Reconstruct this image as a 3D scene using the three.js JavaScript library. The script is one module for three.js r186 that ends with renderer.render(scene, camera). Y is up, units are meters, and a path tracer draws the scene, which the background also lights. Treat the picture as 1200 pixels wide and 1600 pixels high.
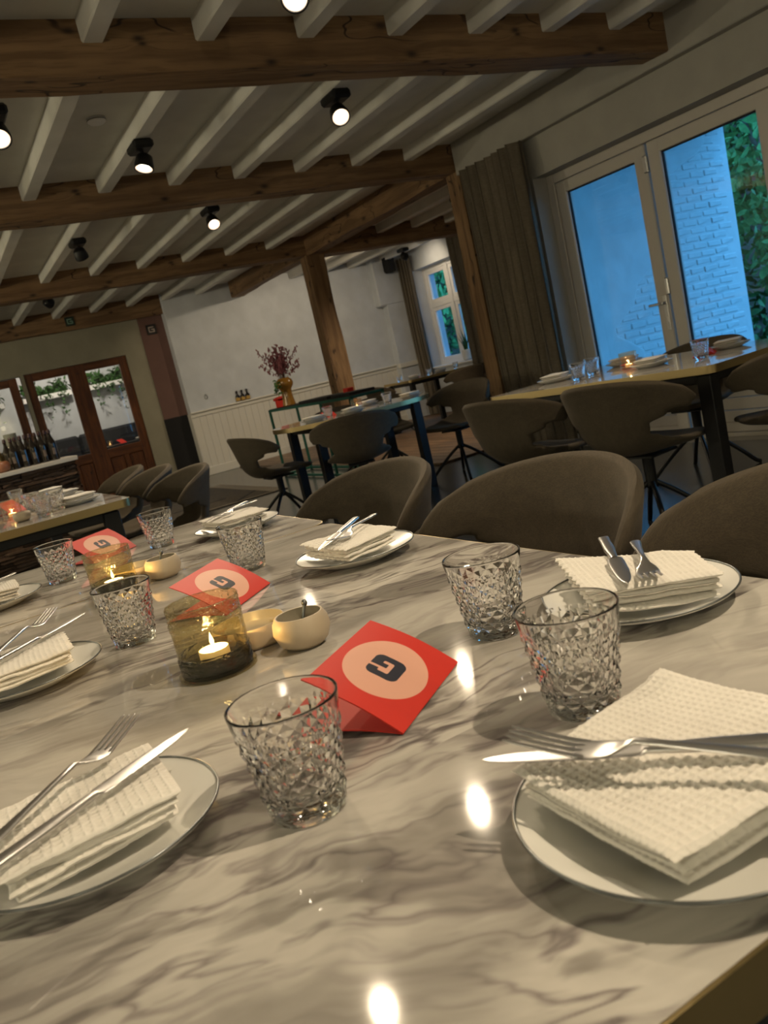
import * as THREE from 'three';
import { mergeGeometries, toCreasedNormals } from 'three/addons/utils/BufferGeometryUtils.js';
import { RectAreaLightUniformsLib } from 'three/addons/lights/RectAreaLightUniformsLib.js';

// ------------------------------------------------------------------ camera, sky, exposure
const scene = new THREE.Scene();
const camera = new THREE.PerspectiveCamera(62.69, 0.75, 0.02, 200);
camera.rotation.order = 'YXZ';
camera.position.set(0, 1.08, 0);
camera.rotation.set(THREE.MathUtils.degToRad(-9.777), THREE.MathUtils.degToRad(-27.377), THREE.MathUtils.degToRad(-13.128));
camera.focus = 1.35; camera.userData.fStop = 11;                        // the photograph's slight softness near and far
scene.add(camera);
scene.background = new THREE.Color().setRGB(0.46, 2.15, 4.6);          // even blue dusk sky
const renderer = new THREE.WebGLRenderer({ antialias: true });
renderer.toneMapping = THREE.LinearToneMapping;
renderer.toneMappingExposure = 1.0;
renderer.shadowMap.enabled = true;
RectAreaLightUniformsLib.init();
const WARM = new THREE.Color().setRGB(1.0, 0.80, 0.55);
const SPOT_CD = 6.0;                                                     // candela of one ceiling spot

// ------------------------------------------------------------------ helpers
const V3 = (x, y, z) => new THREE.Vector3(x, y, z);
function rng(seed) { let a = seed >>> 0; return () => { a = (a + 0x6d2b79f5) | 0; let t = Math.imul(a ^ (a >>> 15), 1 | a); t = (t + Math.imul(t ^ (t >>> 7), 61 | t)) ^ t; return ((t ^ (t >>> 14)) >>> 0) / 4294967296; }; }
const used = {};
function numbered(base) { const n = used[base] ?? 0; used[base] = n + 1; return n ? base + '_' + String(n).padStart(3, '0') : base; }
function shade(o) { o.traverse((m) => { if (m.isMesh) { m.castShadow = true; m.receiveShadow = true; } }); }
function thing(name, label, category, pos = [0, 0, 0], turn = 0, group) {
  const o = new THREE.Group(); o.name = numbered(name); scene.add(o); o.position.set(...pos); o.rotation.y = turn;
  o.userData = { label, category }; if (group) o.userData.group = group; return o;
}
function part(name, geo, mat, parent, label) {
  const m = new THREE.Mesh(Array.isArray(geo) ? merge(geo) : geo, mat); m.name = name; m.castShadow = true; m.receiveShadow = true; parent.add(m);
  if (label) m.userData.label = label; return m;
}
function single(name, geo, mat, label, category, group) {
  const m = part(numbered(name), geo, mat, scene); m.userData = { label, category }; if (group) m.userData.group = group; return m;
}
function struct(name, geo, mat) { const m = part(name, geo, mat, scene); m.userData.kind = 'structure'; return m; }
function structGroup(name) { const g = new THREE.Group(); g.name = name; g.userData.kind = 'structure'; scene.add(g); return g; }
function copyOf(src, label, pos, turn, group, category) {
  const c = src.clone(); c.name = numbered(src.name.replace(/_\d{3}$/, '')); scene.add(c); if (pos) c.position.set(...pos); if (turn !== undefined) c.rotation.y = turn;
  c.userData = { ...src.userData, label }; if (group) c.userData.group = group; return c;
}
function merge(list) {
  const l = list.map((g) => { const n = g.index ? g.toNonIndexed() : g; if (!n.attributes.normal) n.computeVertexNormals(); if (!n.attributes.uv) n.setAttribute('uv', new THREE.BufferAttribute(new Float32Array(n.attributes.position.count * 2), 2)); for (const k of Object.keys(n.attributes)) if (!['position', 'normal', 'uv'].includes(k)) n.deleteAttribute(k); return n; });
  return l.length === 1 ? l[0] : mergeGeometries(l);
}
// uv in metres from the dominant axis of each face; grain = axis index that u follows
function boxUV(g, grain = 0) {
  const n = g.index ? g.toNonIndexed() : g, p = n.attributes.position, uv = new Float32Array(p.count * 2), a = V3(), b = V3(), c = V3();
  for (let i = 0; i < p.count; i += 3) {
    a.fromBufferAttribute(p, i); b.fromBufferAttribute(p, i + 1); c.fromBufferAttribute(p, i + 2);
    const nn = b.clone().sub(a).cross(c.clone().sub(a)), ax = [Math.abs(nn.x), Math.abs(nn.y), Math.abs(nn.z)], d = ax.indexOf(Math.max(...ax));
    let us = grain, vs = 3 - d - grain; if (d === grain) { us = (d + 1) % 3; vs = (d + 2) % 3; }
    [a, b, c].forEach((q, k) => { const e = [q.x, q.y, q.z]; uv[(i + k) * 2] = e[us]; uv[(i + k) * 2 + 1] = e[vs] + d * 0.37; });
  }
  n.setAttribute('uv', new THREE.BufferAttribute(uv, 2)); return n;
}
// box with chamfered edges, centred; then moved
function cbox(w, h, d, x = 0, y = 0, z = 0, c = 0.004, grain = 0) {
  const hx = w / 2, hy = h / 2, hz = d / 2; c = Math.min(c, hx * 0.9, hy * 0.9, hz * 0.9);
  const H = [hx, hy, hz], pos = [];
  const tri = (p, q, r) => { const n = q.clone().sub(p).cross(r.clone().sub(p)); if (n.dot(p.clone().add(q).add(r)) < 0) [q, r] = [r, q]; pos.push(p, q, r); };
  const corner = (sx, sy, sz, ax) => { const s = [sx, sy, sz]; return V3(...s.map((v, k) => v * (k === ax ? H[k] : H[k] - c))); };
  for (let ax = 0; ax < 3; ax++) for (const s of [-1, 1]) {
    const q = []; for (const [u, v] of [[-1, -1], [1, -1], [1, 1], [-1, 1]]) { const sg = [0, 0, 0]; sg[ax] = s; sg[(ax + 1) % 3] = u; sg[(ax + 2) % 3] = v; q.push(corner(...sg, ax)); }
    tri(q[0], q[1], q[2]); tri(q[0], q[2], q[3]);
  }
  for (let ax = 0; ax < 3; ax++) for (const s of [-1, 1]) for (const t of [-1, 1]) {
    const b = (ax + 1) % 3, d2 = (ax + 2) % 3, mk = (e, f) => { const sg = [0, 0, 0]; sg[ax] = e; sg[b] = s; sg[d2] = t; return corner(...sg, f); };
    const A = mk(-1, b), B = mk(1, b), C = mk(1, d2), D = mk(-1, d2); tri(A, B, C); tri(A, C, D);
  }
  for (const sx of [-1, 1]) for (const sy of [-1, 1]) for (const sz of [-1, 1]) tri(corner(sx, sy, sz, 0), corner(sx, sy, sz, 1), corner(sx, sy, sz, 2));
  const g = new THREE.BufferGeometry().setFromPoints(pos); g.translate(x, y, z); g.computeVertexNormals(); return boxUV(g, grain);
}
// box between two corners
const bb = (x0, y0, z0, x1, y1, z1, c = 0.004, grain = 0) => cbox(Math.abs(x1 - x0), Math.abs(y1 - y0), Math.abs(z1 - z0), (x0 + x1) / 2, (y0 + y1) / 2, (z0 + z1) / 2, c, grain);
function lathe(pts, seg = 32) { return new THREE.LatheGeometry(pts.map(([r, y]) => new THREE.Vector2(r, y)), seg); }
function tube(pts, r, seg = 16, rs = 6) { return new THREE.TubeGeometry(new THREE.CatmullRomCurve3(pts.map((p) => V3(...p))), seg, r, rs); }
function rod(a, b, r0, r1 = r0, seg = 8) {
  const A = V3(...a), B = V3(...b), g = new THREE.CylinderGeometry(r1, r0, A.distanceTo(B), seg); g.translate(0, A.distanceTo(B) / 2, 0);
  g.applyQuaternion(new THREE.Quaternion().setFromUnitVectors(V3(0, 1, 0), B.clone().sub(A).normalize())); g.translate(A.x, A.y, A.z); return g;
}
// grid surface from f(i/nu, j/nv) -> [x,y,z], optional uv
function grid(nu, nv, f, uvf) {
  const pos = [], uv = [], idx = [];
  for (let j = 0; j <= nv; j++) for (let i = 0; i <= nu; i++) { pos.push(...f(i / nu, j / nv)); uv.push(...(uvf ? uvf(i / nu, j / nv) : [i / nu, j / nv])); }
  for (let j = 0; j < nv; j++) for (let i = 0; i < nu; i++) { const a = j * (nu + 1) + i, b = a + 1, c = a + nu + 1, d = c + 1; idx.push(a, b, d, a, d, c); }
  const g = new THREE.BufferGeometry(); g.setAttribute('position', new THREE.Float32BufferAttribute(pos, 3)); g.setAttribute('uv', new THREE.Float32BufferAttribute(uv, 2)); g.setIndex(idx); g.computeVertexNormals(); return g;
}
function flip(g) { const ix = g.index.array; for (let i = 0; i < ix.length; i += 3) { const t = ix[i]; ix[i] = ix[i + 1]; ix[i + 1] = t; } g.computeVertexNormals(); return g; }
const lerp = THREE.MathUtils.lerp, sstep = (x, a, b) => THREE.MathUtils.smoothstep(x, a, b);
function curveAt(knots, s) { let i = 1; while (i < knots.length - 1 && knots[i][0] < s) i++; const [s0, v0] = knots[i - 1], [s1, v1] = knots[i]; const t = THREE.MathUtils.clamp((s - s0) / (s1 - s0), 0, 1); return v0 + (v1 - v0) * t * t * (3 - 2 * t); }

// ------------------------------------------------------------------ noise and textures
const PERM = (() => { const r = rng(77), p = Array.from({ length: 256 }, (_, i) => i); for (let i = 255; i > 0; i--) { const j = Math.floor(r() * (i + 1)); [p[i], p[j]] = [p[j], p[i]]; } return new Uint8Array([...p, ...p]); })();
function vnoise(x, y, px = 256, py = 256) {
  const xi = Math.floor(x), yi = Math.floor(y), fx = x - xi, fy = y - yi, u = fx * fx * fx * (fx * (fx * 6 - 15) + 10), v = fy * fy * fy * (fy * (fy * 6 - 15) + 10);
  const w = (a, n) => ((a % n) + n) % n, x0 = w(xi, px), x1 = w(xi + 1, px), y0 = w(yi, py), y1 = w(yi + 1, py);
  const h = (a, b) => PERM[PERM[a & 255] + (b & 255)] / 255;
  return (h(x0, y0) * (1 - u) + h(x1, y0) * u) * (1 - v) + (h(x0, y1) * (1 - u) + h(x1, y1) * u) * v;
}
function fbm(x, y, o = 4, px = 256, py = 256) { let s = 0, a = 0.5, n = 0; for (let i = 0; i < o; i++) { s += a * vnoise(x, y, px, py); n += a; x *= 2; y *= 2; px *= 2; py *= 2; a *= 0.5; } return s / n; }
function dataTex(n, m, f, color = true) {
  const d = new Uint8Array(n * m * 4);
  for (let j = 0; j < m; j++) for (let i = 0; i < n; i++) { const c = f(i / n, j / m), k = (j * n + i) * 4; for (let q = 0; q < 3; q++) d[k + q] = Math.max(0, Math.min(255, (Array.isArray(c) ? c[q] : c) * 255)); d[k + 3] = 255; }
  const t = new THREE.DataTexture(d, n, m, THREE.RGBAFormat); t.wrapS = t.wrapT = THREE.RepeatWrapping; t.magFilter = THREE.LinearFilter; t.minFilter = THREE.LinearFilter; if (color) t.colorSpace = THREE.SRGBColorSpace; t.needsUpdate = true; return t;
}
const mixc = (a, b, t) => a.map((v, i) => v + (b[i] - v) * t);
const withRepeat = (t, x, y) => { const c = t.clone(); c.repeat.set(x, y); c.needsUpdate = true; return c; };

const marbleTex = dataTex(1536, 1536, (u, v) => {
  const X = u * 9, Y = v * 9, w1 = fbm(X * 0.7, Y * 0.7, 5) - 0.5, w2 = fbm(X * 0.7 + 31, Y * 0.7 + 7, 5) - 0.5;
  const ca = Math.cos(-0.2), sa = Math.sin(-0.2), a = (X * ca - Y * sa) + w1 * 1.1, b = (X * sa + Y * ca) + w2 * 0.75;
  const mask = sstep(fbm(a * 0.42 + 50, b * 0.8 + 20, 3), 0.36, 0.62), cloud = fbm(a * 0.6 + 3, b * 1.3 + 11, 4);
  const s1 = fbm(a * 1.25 + 2, b * 4.6 + 5, 5), s2 = fbm(a * 2.4 + 9, b * 9 + 3, 4), q = fbm(a * 0.9 + 17, b * 3.1 + 40, 5);
  const thin = Math.pow(Math.max(0, 1 - Math.abs(2 * q - 1) * 9), 1.5), grain = fbm(a * 7, b * 24, 2) - 0.5;
  let c = mixc([0.86, 0.845, 0.81], [0.70, 0.685, 0.655], sstep(cloud, 0.4, 0.7) * 0.8);
  c = mixc(c, [0.57, 0.55, 0.525], sstep(s1, 0.5, 0.68) * (0.24 + 0.7 * mask) * 0.85);
  c = mixc(c, [0.43, 0.405, 0.40], sstep(s2, 0.56, 0.74) * (0.1 + 0.85 * mask) * sstep(s1, 0.42, 0.58) * 0.8);
  c = mixc(c, [0.40, 0.365, 0.37], thin * (0.06 + 0.6 * mask));
  return c.map((e) => e + grain * 0.05);
});
function woodTex(n, m, light, dark, knot, knots, seed) {           // u along the grain
  const r = rng(seed), K = Array.from({ length: knots }, () => [r(), r(), 0.012 + r() * 0.02]);
  return dataTex(n, m, (u, v) => {
    let dv = 0, kn = 0; for (const [kx, ky, ks] of K) { let dx = Math.abs(u - kx); dx = Math.min(dx, 1 - dx) * 2; let dy = v - ky; dy -= Math.round(dy); const d2 = (dx * dx * 0.6 + dy * dy * 1.4) / (ks * ks); dv += dy * 2.4 * Math.exp(-d2 * 0.12); kn = Math.max(kn, Math.exp(-d2 * 1.1)); }
    const g = fbm(u * 4, (v + dv * 0.4) * 26, 4, 4, 26), f = fbm(u * 16, (v + dv * 0.4) * 110, 3, 16, 110), p = fbm(u * 5, v * 4, 3, 5, 4);
    let c = mixc(light, dark, sstep(g, 0.3, 0.75) * 0.7 + (p - 0.5) * 0.6); c = mixc(c, dark, sstep(f, 0.5, 0.8) * 0.45);
    const crack = sstep(1 - Math.abs(2 * fbm(u * 3, v * 5 + 0.2, 3, 3, 5) - 1) * 26, 0.4, 0.9) * sstep(fbm(u * 4 + 3, v * 2, 2, 4, 2), 0.5, 0.62);
    return mixc(mixc(c, knot, kn * 0.9), knot, crack * 0.85);
  });
}
const beamTex = woodTex(1024, 512, [0.62, 0.495, 0.36], [0.44, 0.33, 0.225], [0.19, 0.13, 0.09], 16, 5);
const doorWoodTex = woodTex(512, 256, [0.50, 0.29, 0.14], [0.33, 0.17, 0.07], [0.22, 0.11, 0.05], 2, 9);
const plankTex = woodTex(512, 256, [0.46, 0.36, 0.26], [0.27, 0.20, 0.14], [0.16, 0.11, 0.08], 4, 12);
const plasterBump = dataTex(512, 512, (u, v) => fbm(u * 8, v * 8, 5, 8, 8), false);
const plasterTex = dataTex(512, 512, (u, v) => { const n = fbm(u * 5, v * 5, 5, 5, 5); const s = 0.93 + 0.1 * (n - 0.5); return [s, s, s]; });
const floorTex = dataTex(512, 512, (u, v) => { const n = fbm(u * 6, v * 6, 6, 6, 6), m = fbm(u * 40, v * 40, 3, 40, 40); const s = 0.34 + 0.22 * (n - 0.5) + 0.06 * (m - 0.5); return [s, s, s * 0.98]; });
const fabricTex = dataTex(256, 256, (u, v) => { const n = fbm(u * 64, v * 64, 2, 64, 64), l = fbm(u * 6, v * 6, 3, 6, 6); const s = 0.86 + 0.2 * (n - 0.5) + 0.12 * (l - 0.5); return [s, s * 0.985, s * 0.96]; });
const fabricBump = dataTex(256, 256, (u, v) => 0.5 + 0.25 * Math.sin(u * 256 * Math.PI / 2) * Math.sin(v * 256 * Math.PI / 2) + 0.4 * (vnoise(u * 90, v * 90, 90, 90) - 0.5), false);
const waffle = (x, y) => { const a = Math.abs(Math.sin(x * Math.PI)), b = Math.abs(Math.sin(y * Math.PI)); return Math.max(Math.pow(1 - a, 1.6), Math.pow(1 - b, 1.6) * 0.9); };
const waffleBump = dataTex(256, 256, (u, v) => waffle(u * 8, v * 8) * 0.85 + 0.15 * vnoise(u * 120, v * 120, 120, 120), false);
const curtainTex = dataTex(256, 256, (u, v) => { const s = 0.8 + 0.16 * (fbm(u * 120, v * 6, 3, 120, 6) - 0.5) + 0.1 * (vnoise(u * 90, v * 180, 90, 180) - 0.5); return [s, s * 0.97, s * 0.93]; });
const crackleBump = dataTex(512, 256, (u, v) => { const n = fbm(u * 34, v * 13, 2, 34, 13), m = 1 - Math.abs(2 * fbm(u * 22, v * 9, 2, 22, 9) - 1) * 3; const low = sstep(v, 0.75, 0.2); return (0.5 * n + 0.5 * Math.max(0, m)) * (0.2 + 0.8 * low); }, false);
const stoneTex = dataTex(256, 256, (u, v) => { const s = 0.6 + 0.7 * (fbm(u * 10, v * 24, 4, 10, 24) - 0.5); return [s, s * 0.93, s * 0.86]; });
const rugTex = dataTex(256, 256, (u, v) => { const s = 0.55 + 0.25 * Math.sin(v * 2 * Math.PI * 24) * Math.sin(u * 2 * Math.PI * 24) + 0.3 * (fbm(u * 30, v * 30, 2, 30, 30) - 0.5); return [s, s * 0.96, s * 0.9]; });
const leafTex = dataTex(128, 128, (u, v) => { const n = fbm(u * 6, v * 6, 4, 6, 6); return mixc([0.16, 0.32, 0.15], [0.33, 0.48, 0.24], n); });

const std = (c, o = {}) => { const m = new THREE.MeshStandardMaterial({ roughness: 0.7, ...o }); m.color.setRGB(...c); return m; };
const phys = (c, o = {}) => { const m = new THREE.MeshPhysicalMaterial({ roughness: 0.5, ...o }); m.color.setRGB(...c); return m; };
const M = {
  marble: phys([0.74, 0.735, 0.735], { map: withRepeat(marbleTex, 0.64, 0.64), roughness: 0.05, ior: 1.5 }),
  brass: std([0.48, 0.37, 0.18], { metalness: 1, roughness: 0.32 }),
  blackMetal: std([0.012, 0.012, 0.013], { metalness: 0.3, roughness: 0.45 }),
  steel: std([0.58, 0.57, 0.56], { metalness: 1, roughness: 0.28 }),
  beam: std([0.66, 0.64, 0.59], { map: withRepeat(beamTex, 0.45, 1.2), bumpMap: withRepeat(beamTex, 0.45, 1.2), bumpScale: 0.006, roughness: 0.75 }),
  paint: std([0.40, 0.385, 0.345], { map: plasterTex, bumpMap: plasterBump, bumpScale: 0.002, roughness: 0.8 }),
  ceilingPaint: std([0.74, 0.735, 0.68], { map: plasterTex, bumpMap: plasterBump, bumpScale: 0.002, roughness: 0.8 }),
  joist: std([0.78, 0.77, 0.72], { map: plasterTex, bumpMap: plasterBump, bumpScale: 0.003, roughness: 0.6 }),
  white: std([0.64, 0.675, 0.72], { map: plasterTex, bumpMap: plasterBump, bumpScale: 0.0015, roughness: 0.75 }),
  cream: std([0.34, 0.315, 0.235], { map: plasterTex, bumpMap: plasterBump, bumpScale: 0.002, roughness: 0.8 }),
  wains: std([0.66, 0.64, 0.58], { roughness: 0.45 }),
  pink: std([0.16, 0.085, 0.07], { map: plasterTex, roughness: 0.8 }),
  black: std([0.007, 0.007, 0.008], { roughness: 0.85 }),
  floor: std([0.42, 0.44, 0.46], { map: withRepeat(floorTex, 0.4, 0.4), roughness: 0.2, roughnessMap: null }),
  plank: std([1.25, 1.25, 1.25], { map: withRepeat(plankTex, 0.5, 2), roughness: 0.5 }),
  doorWood: std([0.64, 0.6, 0.45], { map: withRepeat(doorWoodTex, 0.8, 1.6), roughness: 0.5 }),
  upvc: std([0.47, 0.44, 0.40], { roughness: 0.4 }),
  sash: std([0.78, 0.78, 0.78], { roughness: 0.45 }),
  rubber: std([0.01, 0.01, 0.012], { roughness: 0.8 }),
  pane: phys([0.97, 0.99, 0.99], { transmission: 1, thickness: 0, roughness: 0.0, ior: 1.5 }),
  glass: phys([1, 1, 1], { transmission: 1, thickness: 0.004, roughness: 0.0, ior: 1.43 }),
  smoke: phys([0.86, 0.83, 0.69], { transmission: 1, thickness: 0, roughness: 0.03, ior: 1.6, bumpMap: crackleBump, bumpScale: 0.004, side: THREE.DoubleSide }),
  smokeBase: phys([1, 1, 1], { transmission: 1, thickness: 0.008, roughness: 0.02, ior: 1.48, attenuationColor: new THREE.Color().setRGB(0.34, 0.30, 0.12), attenuationDistance: 0.009, bumpMap: crackleBump, bumpScale: 0.004 }),
  amberGlass: phys([0.96, 0.88, 0.78], { transmission: 1, thickness: 0, roughness: 0.03, ior: 1.6, bumpMap: crackleBump, bumpScale: 0.004, side: THREE.DoubleSide }),
  wax: phys([0.8, 0.72, 0.55], { roughness: 0.6 }),
  flame: std([0, 0, 0], { emissive: new THREE.Color().setRGB(1, 0.72, 0.32), emissiveIntensity: 11 }),
  lens: std([0.1, 0.1, 0.1], { emissive: new THREE.Color().setRGB(1, 0.86, 0.66), emissiveIntensity: 20 }),
  opal: std([0.7, 0.68, 0.6], { emissive: new THREE.Color().setRGB(1, 0.86, 0.6), emissiveIntensity: 4 }),
  reflector: std([0.3, 0.25, 0.2], { emissive: new THREE.Color().setRGB(1, 0.66, 0.42), emissiveIntensity: 2.2, metalness: 0.5, roughness: 0.3, side: THREE.DoubleSide }),
  china: phys([0.74, 0.74, 0.70], { roughness: 0.25, ior: 1.5 }),
  rim: std([0.18, 0.19, 0.19], { metalness: 0.8, roughness: 0.3 }),
  linen: std([0.78, 0.75, 0.69], { bumpMap: withRepeat(waffleBump, 24, 24), bumpScale: 0.0014, roughness: 0.95 }),
  linenFlat: std([0.78, 0.75, 0.69], { roughness: 0.95 }),
  fabric: phys([0.088, 0.07, 0.046], { map: withRepeat(fabricTex, 6, 6), bumpMap: withRepeat(fabricBump, 8, 8), bumpScale: 0.0006, roughness: 0.9, sheen: 0.25, sheenRoughness: 0.6, sheenColor: new THREE.Color().setRGB(0.5, 0.45, 0.38) }),
  ceramic: phys([0.47, 0.39, 0.28], { roughness: 0.5 }),
  ceramicIn: phys([0.40, 0.36, 0.28], { roughness: 0.3 }),
  red: std([0.54, 0.02, 0.007], { roughness: 0.6 }),
  redIn: std([0.54, 0.02, 0.007], { roughness: 0.7 }),
  curtain: phys([0.23, 0.205, 0.165], { map: withRepeat(curtainTex, 1, 1), roughness: 0.95, sheen: 0.2 }),
  green: std([0.012, 0.09, 0.065], { roughness: 0.4, metalness: 0.2 }),
  stone: std([0.32, 0.22, 0.16], { map: withRepeat(stoneTex, 3, 6), bumpMap: withRepeat(stoneTex, 3, 6), bumpScale: 0.006, roughness: 0.85 }),
  counter: std([0.58, 0.55, 0.5], { roughness: 0.35 }),
  bottle: phys([0.015, 0.012, 0.01], { roughness: 0.08, clearcoat: 0.5 }),
  brick: std([0.72, 0.72, 0.72], { map: plasterTex, bumpMap: plasterBump, bumpScale: 0.004, roughness: 0.85 }),
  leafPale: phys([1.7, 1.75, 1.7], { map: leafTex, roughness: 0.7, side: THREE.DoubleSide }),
  leaf: phys([0.8, 0.9, 0.8], { map: leafTex, roughness: 0.7, side: THREE.DoubleSide }),
  bark: std([0.12, 0.085, 0.06], { roughness: 0.95 }),
  paving: std([0.25, 0.25, 0.25], { map: withRepeat(floorTex, 0.5, 0.5), roughness: 0.9 }),
  navy: std([0.005, 0.007, 0.013], { roughness: 0.75 }),
  rug: std([0.20, 0.18, 0.15], { map: withRepeat(rugTex, 2, 2), roughness: 1 }),
  rugLight: std([0.7, 0.66, 0.58], { map: withRepeat(rugTex, 4, 4), roughness: 1 }),
};
// ------------------------------------------------------------------ the room shell
const H = 2.845, XR = 4.93, XE = 8.05, ZF = -13.1, ZW = -12.9, ZS = -6.66, XL = -4.2, ZN = 3.2;
struct('floor', bb(XL - 0.2, -0.2, ZN + 0.2, XE + 0.5, 0, -16.6, 0.002), M.floor);
const ceil = structGroup('ceiling');
part('ceiling_board', bb(XL - 0.2, H, ZN + 0.2, XE + 0.5, H + 0.2, -13.35, 0.002), M.ceilingPaint, ceil);
const joistG = (len) => cbox(0.1, 0.11, len, 0, 0, 0, 0.008, 2);
{
  const g1 = joistG(ZN - ZF), g2 = joistG(ZS - ZW - 0.02);
  for (let k = -10; k <= 6; k++) { const m = part('joist', g1, M.joist, ceil); m.position.set(1.18 + 0.5365 * k, 2.797, (ZN + ZF) / 2); }
  for (let k = 0; k < 5; k++) { const m = part('joist', g2, M.joist, ceil); m.position.set(5.45 + 0.55 * k, 2.797, (ZS + ZW) / 2); }
}
const wallShape = (w, h, holes, depth) => {
  const s = new THREE.Shape(); s.moveTo(w[0], 0); s.lineTo(w[1], 0); s.lineTo(w[1], h); s.lineTo(w[0], h); s.closePath();
  for (const [x0, y0, x1, y1] of holes) { const p = new THREE.Path(); p.moveTo(x0, y0); p.lineTo(x0, y1); p.lineTo(x1, y1); p.lineTo(x1, y0); p.closePath(); s.holes.push(p); }
  return new THREE.ExtrudeGeometry(s, { depth, bevelEnabled: false });
};
// far wall with the openings of the wooden doors
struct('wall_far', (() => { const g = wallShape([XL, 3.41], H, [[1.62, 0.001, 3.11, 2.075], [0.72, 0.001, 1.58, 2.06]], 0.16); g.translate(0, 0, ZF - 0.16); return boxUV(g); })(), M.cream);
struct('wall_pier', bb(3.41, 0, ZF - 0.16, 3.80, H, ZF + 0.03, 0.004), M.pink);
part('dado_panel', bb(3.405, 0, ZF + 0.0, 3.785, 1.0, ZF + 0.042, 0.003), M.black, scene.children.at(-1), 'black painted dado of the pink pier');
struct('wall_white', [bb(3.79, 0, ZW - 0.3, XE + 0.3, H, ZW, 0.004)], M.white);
const wainscot = structGroup('trim_1');
{
  const g = cbox(0.106, 0.84, 0.014, 0, 0, 0, 0.004, 1);
  for (let k = 0; k < 40; k++) { const m = part('board', g, M.wains, wainscot); m.position.set(3.845 + k * 0.108, 0.54, ZW + 0.006); if (m.position.x > XE - 0.5) { wainscot.remove(m); break; } }
  part('rail', [bb(3.775, 0.985, ZW - 0.02, XE - 0.36, 1.012, ZW + 0.055, 0.006), bb(3.785, 0.925, ZW - 0.02, XE - 0.36, 0.985, ZW + 0.028, 0.006)], M.wains, wainscot);
  part('end_board', bb(3.775, 0, ZW - 0.17, 3.792, 0.99, ZW + 0.02, 0.003, 1), M.wains, wainscot);
}
struct('baseboard_far', bb(3.775, 0, ZW - 0.02, XE - 0.3, 0.13, ZW + 0.03, 0.006), M.wains);
// corner pier beside the window
const pier = structGroup('wall_corner');
part('pier_shaft', bb(7.56, 0, ZW - 0.02, XE + 0.01, H, ZW + 0.16, 0.006), M.white, pier);
part('pier_head', bb(7.42, 2.02, ZW - 0.02, XE + 0.01, H, ZW + 0.17, 0.02), M.white, pier);
part('rail', bb(7.545, 0.93, ZW + 0.1, XE, 1.01, ZW + 0.19, 0.006), M.wains, pier);
// window wall of the alcove (plane x = XE)
struct('wall_window', (() => { const g = wallShape([-ZS - 0.1, 13.2], H, [[11.06, 0.82, 12.5, 2.48]], 0.42); g.rotateY(Math.PI / 2); g.translate(XE, 0, 0); return boxUV(g); })(), M.white);
// right wall (plane x = XR) with the opening of the garden doors
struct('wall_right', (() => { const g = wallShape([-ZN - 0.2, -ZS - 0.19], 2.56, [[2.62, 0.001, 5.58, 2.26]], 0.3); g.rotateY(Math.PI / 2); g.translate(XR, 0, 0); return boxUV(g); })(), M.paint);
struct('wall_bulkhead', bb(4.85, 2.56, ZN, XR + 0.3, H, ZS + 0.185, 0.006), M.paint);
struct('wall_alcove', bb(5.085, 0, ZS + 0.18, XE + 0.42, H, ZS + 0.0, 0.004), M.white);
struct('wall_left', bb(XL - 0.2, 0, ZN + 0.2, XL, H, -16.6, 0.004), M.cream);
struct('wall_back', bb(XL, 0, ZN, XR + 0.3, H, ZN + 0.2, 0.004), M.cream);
const rail2 = structGroup('trim_2');
part('rail', [bb(XR - 0.035, 0.985, -5.64, XR + 0.01, 1.015, ZS + 0.19, 0.005), bb(XR - 0.02, 0.94, -5.64, XR + 0.01, 0.985, ZS + 0.19, 0.005)], M.wains, rail2);
part('panel_moulding', [bb(XR - 0.014, 0.86, -5.7, XR + 0.005, 0.885, -6.42, 0.004), bb(XR - 0.014, 0.2, -5.7, XR + 0.005, 0.225, -6.42, 0.004), bb(XR - 0.014, 0.2, -6.395, XR + 0.005, 0.885, -6.42, 0.004)], M.wains, rail2);
struct('baseboard_right', bb(XR - 0.02, 0, -5.6, XR + 0.01, 0.12, ZS + 0.19, 0.005), M.wains);
// oak floor of the alcove, board by board
const deck = structGroup('floor_alcove');
{
  const r = rng(4), gs = [0, 1, 2, 3].map((k) => { const g = cbox(0.146, 0.022, 5.9, 0, 0, 0, 0.003, 2); const uv = g.attributes.uv; for (let i = 0; i < uv.count; i++) { uv.setX(i, uv.getX(i) + k * 1.37); uv.setY(i, uv.getY(i) + k * 0.31); } return g; });
  const tint = [0.72, 0.85, 1].map((v) => { const m = M.plank.clone(); m.color.multiplyScalar(v); return m; });
  for (let k = 0; k < 25; k++) { const m = part('plank', gs[Math.floor(r() * 4)], tint[Math.floor(r() * 3)], deck); m.position.set(4.385 + k * 0.149, 0.012, -9.88); }
}
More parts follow.
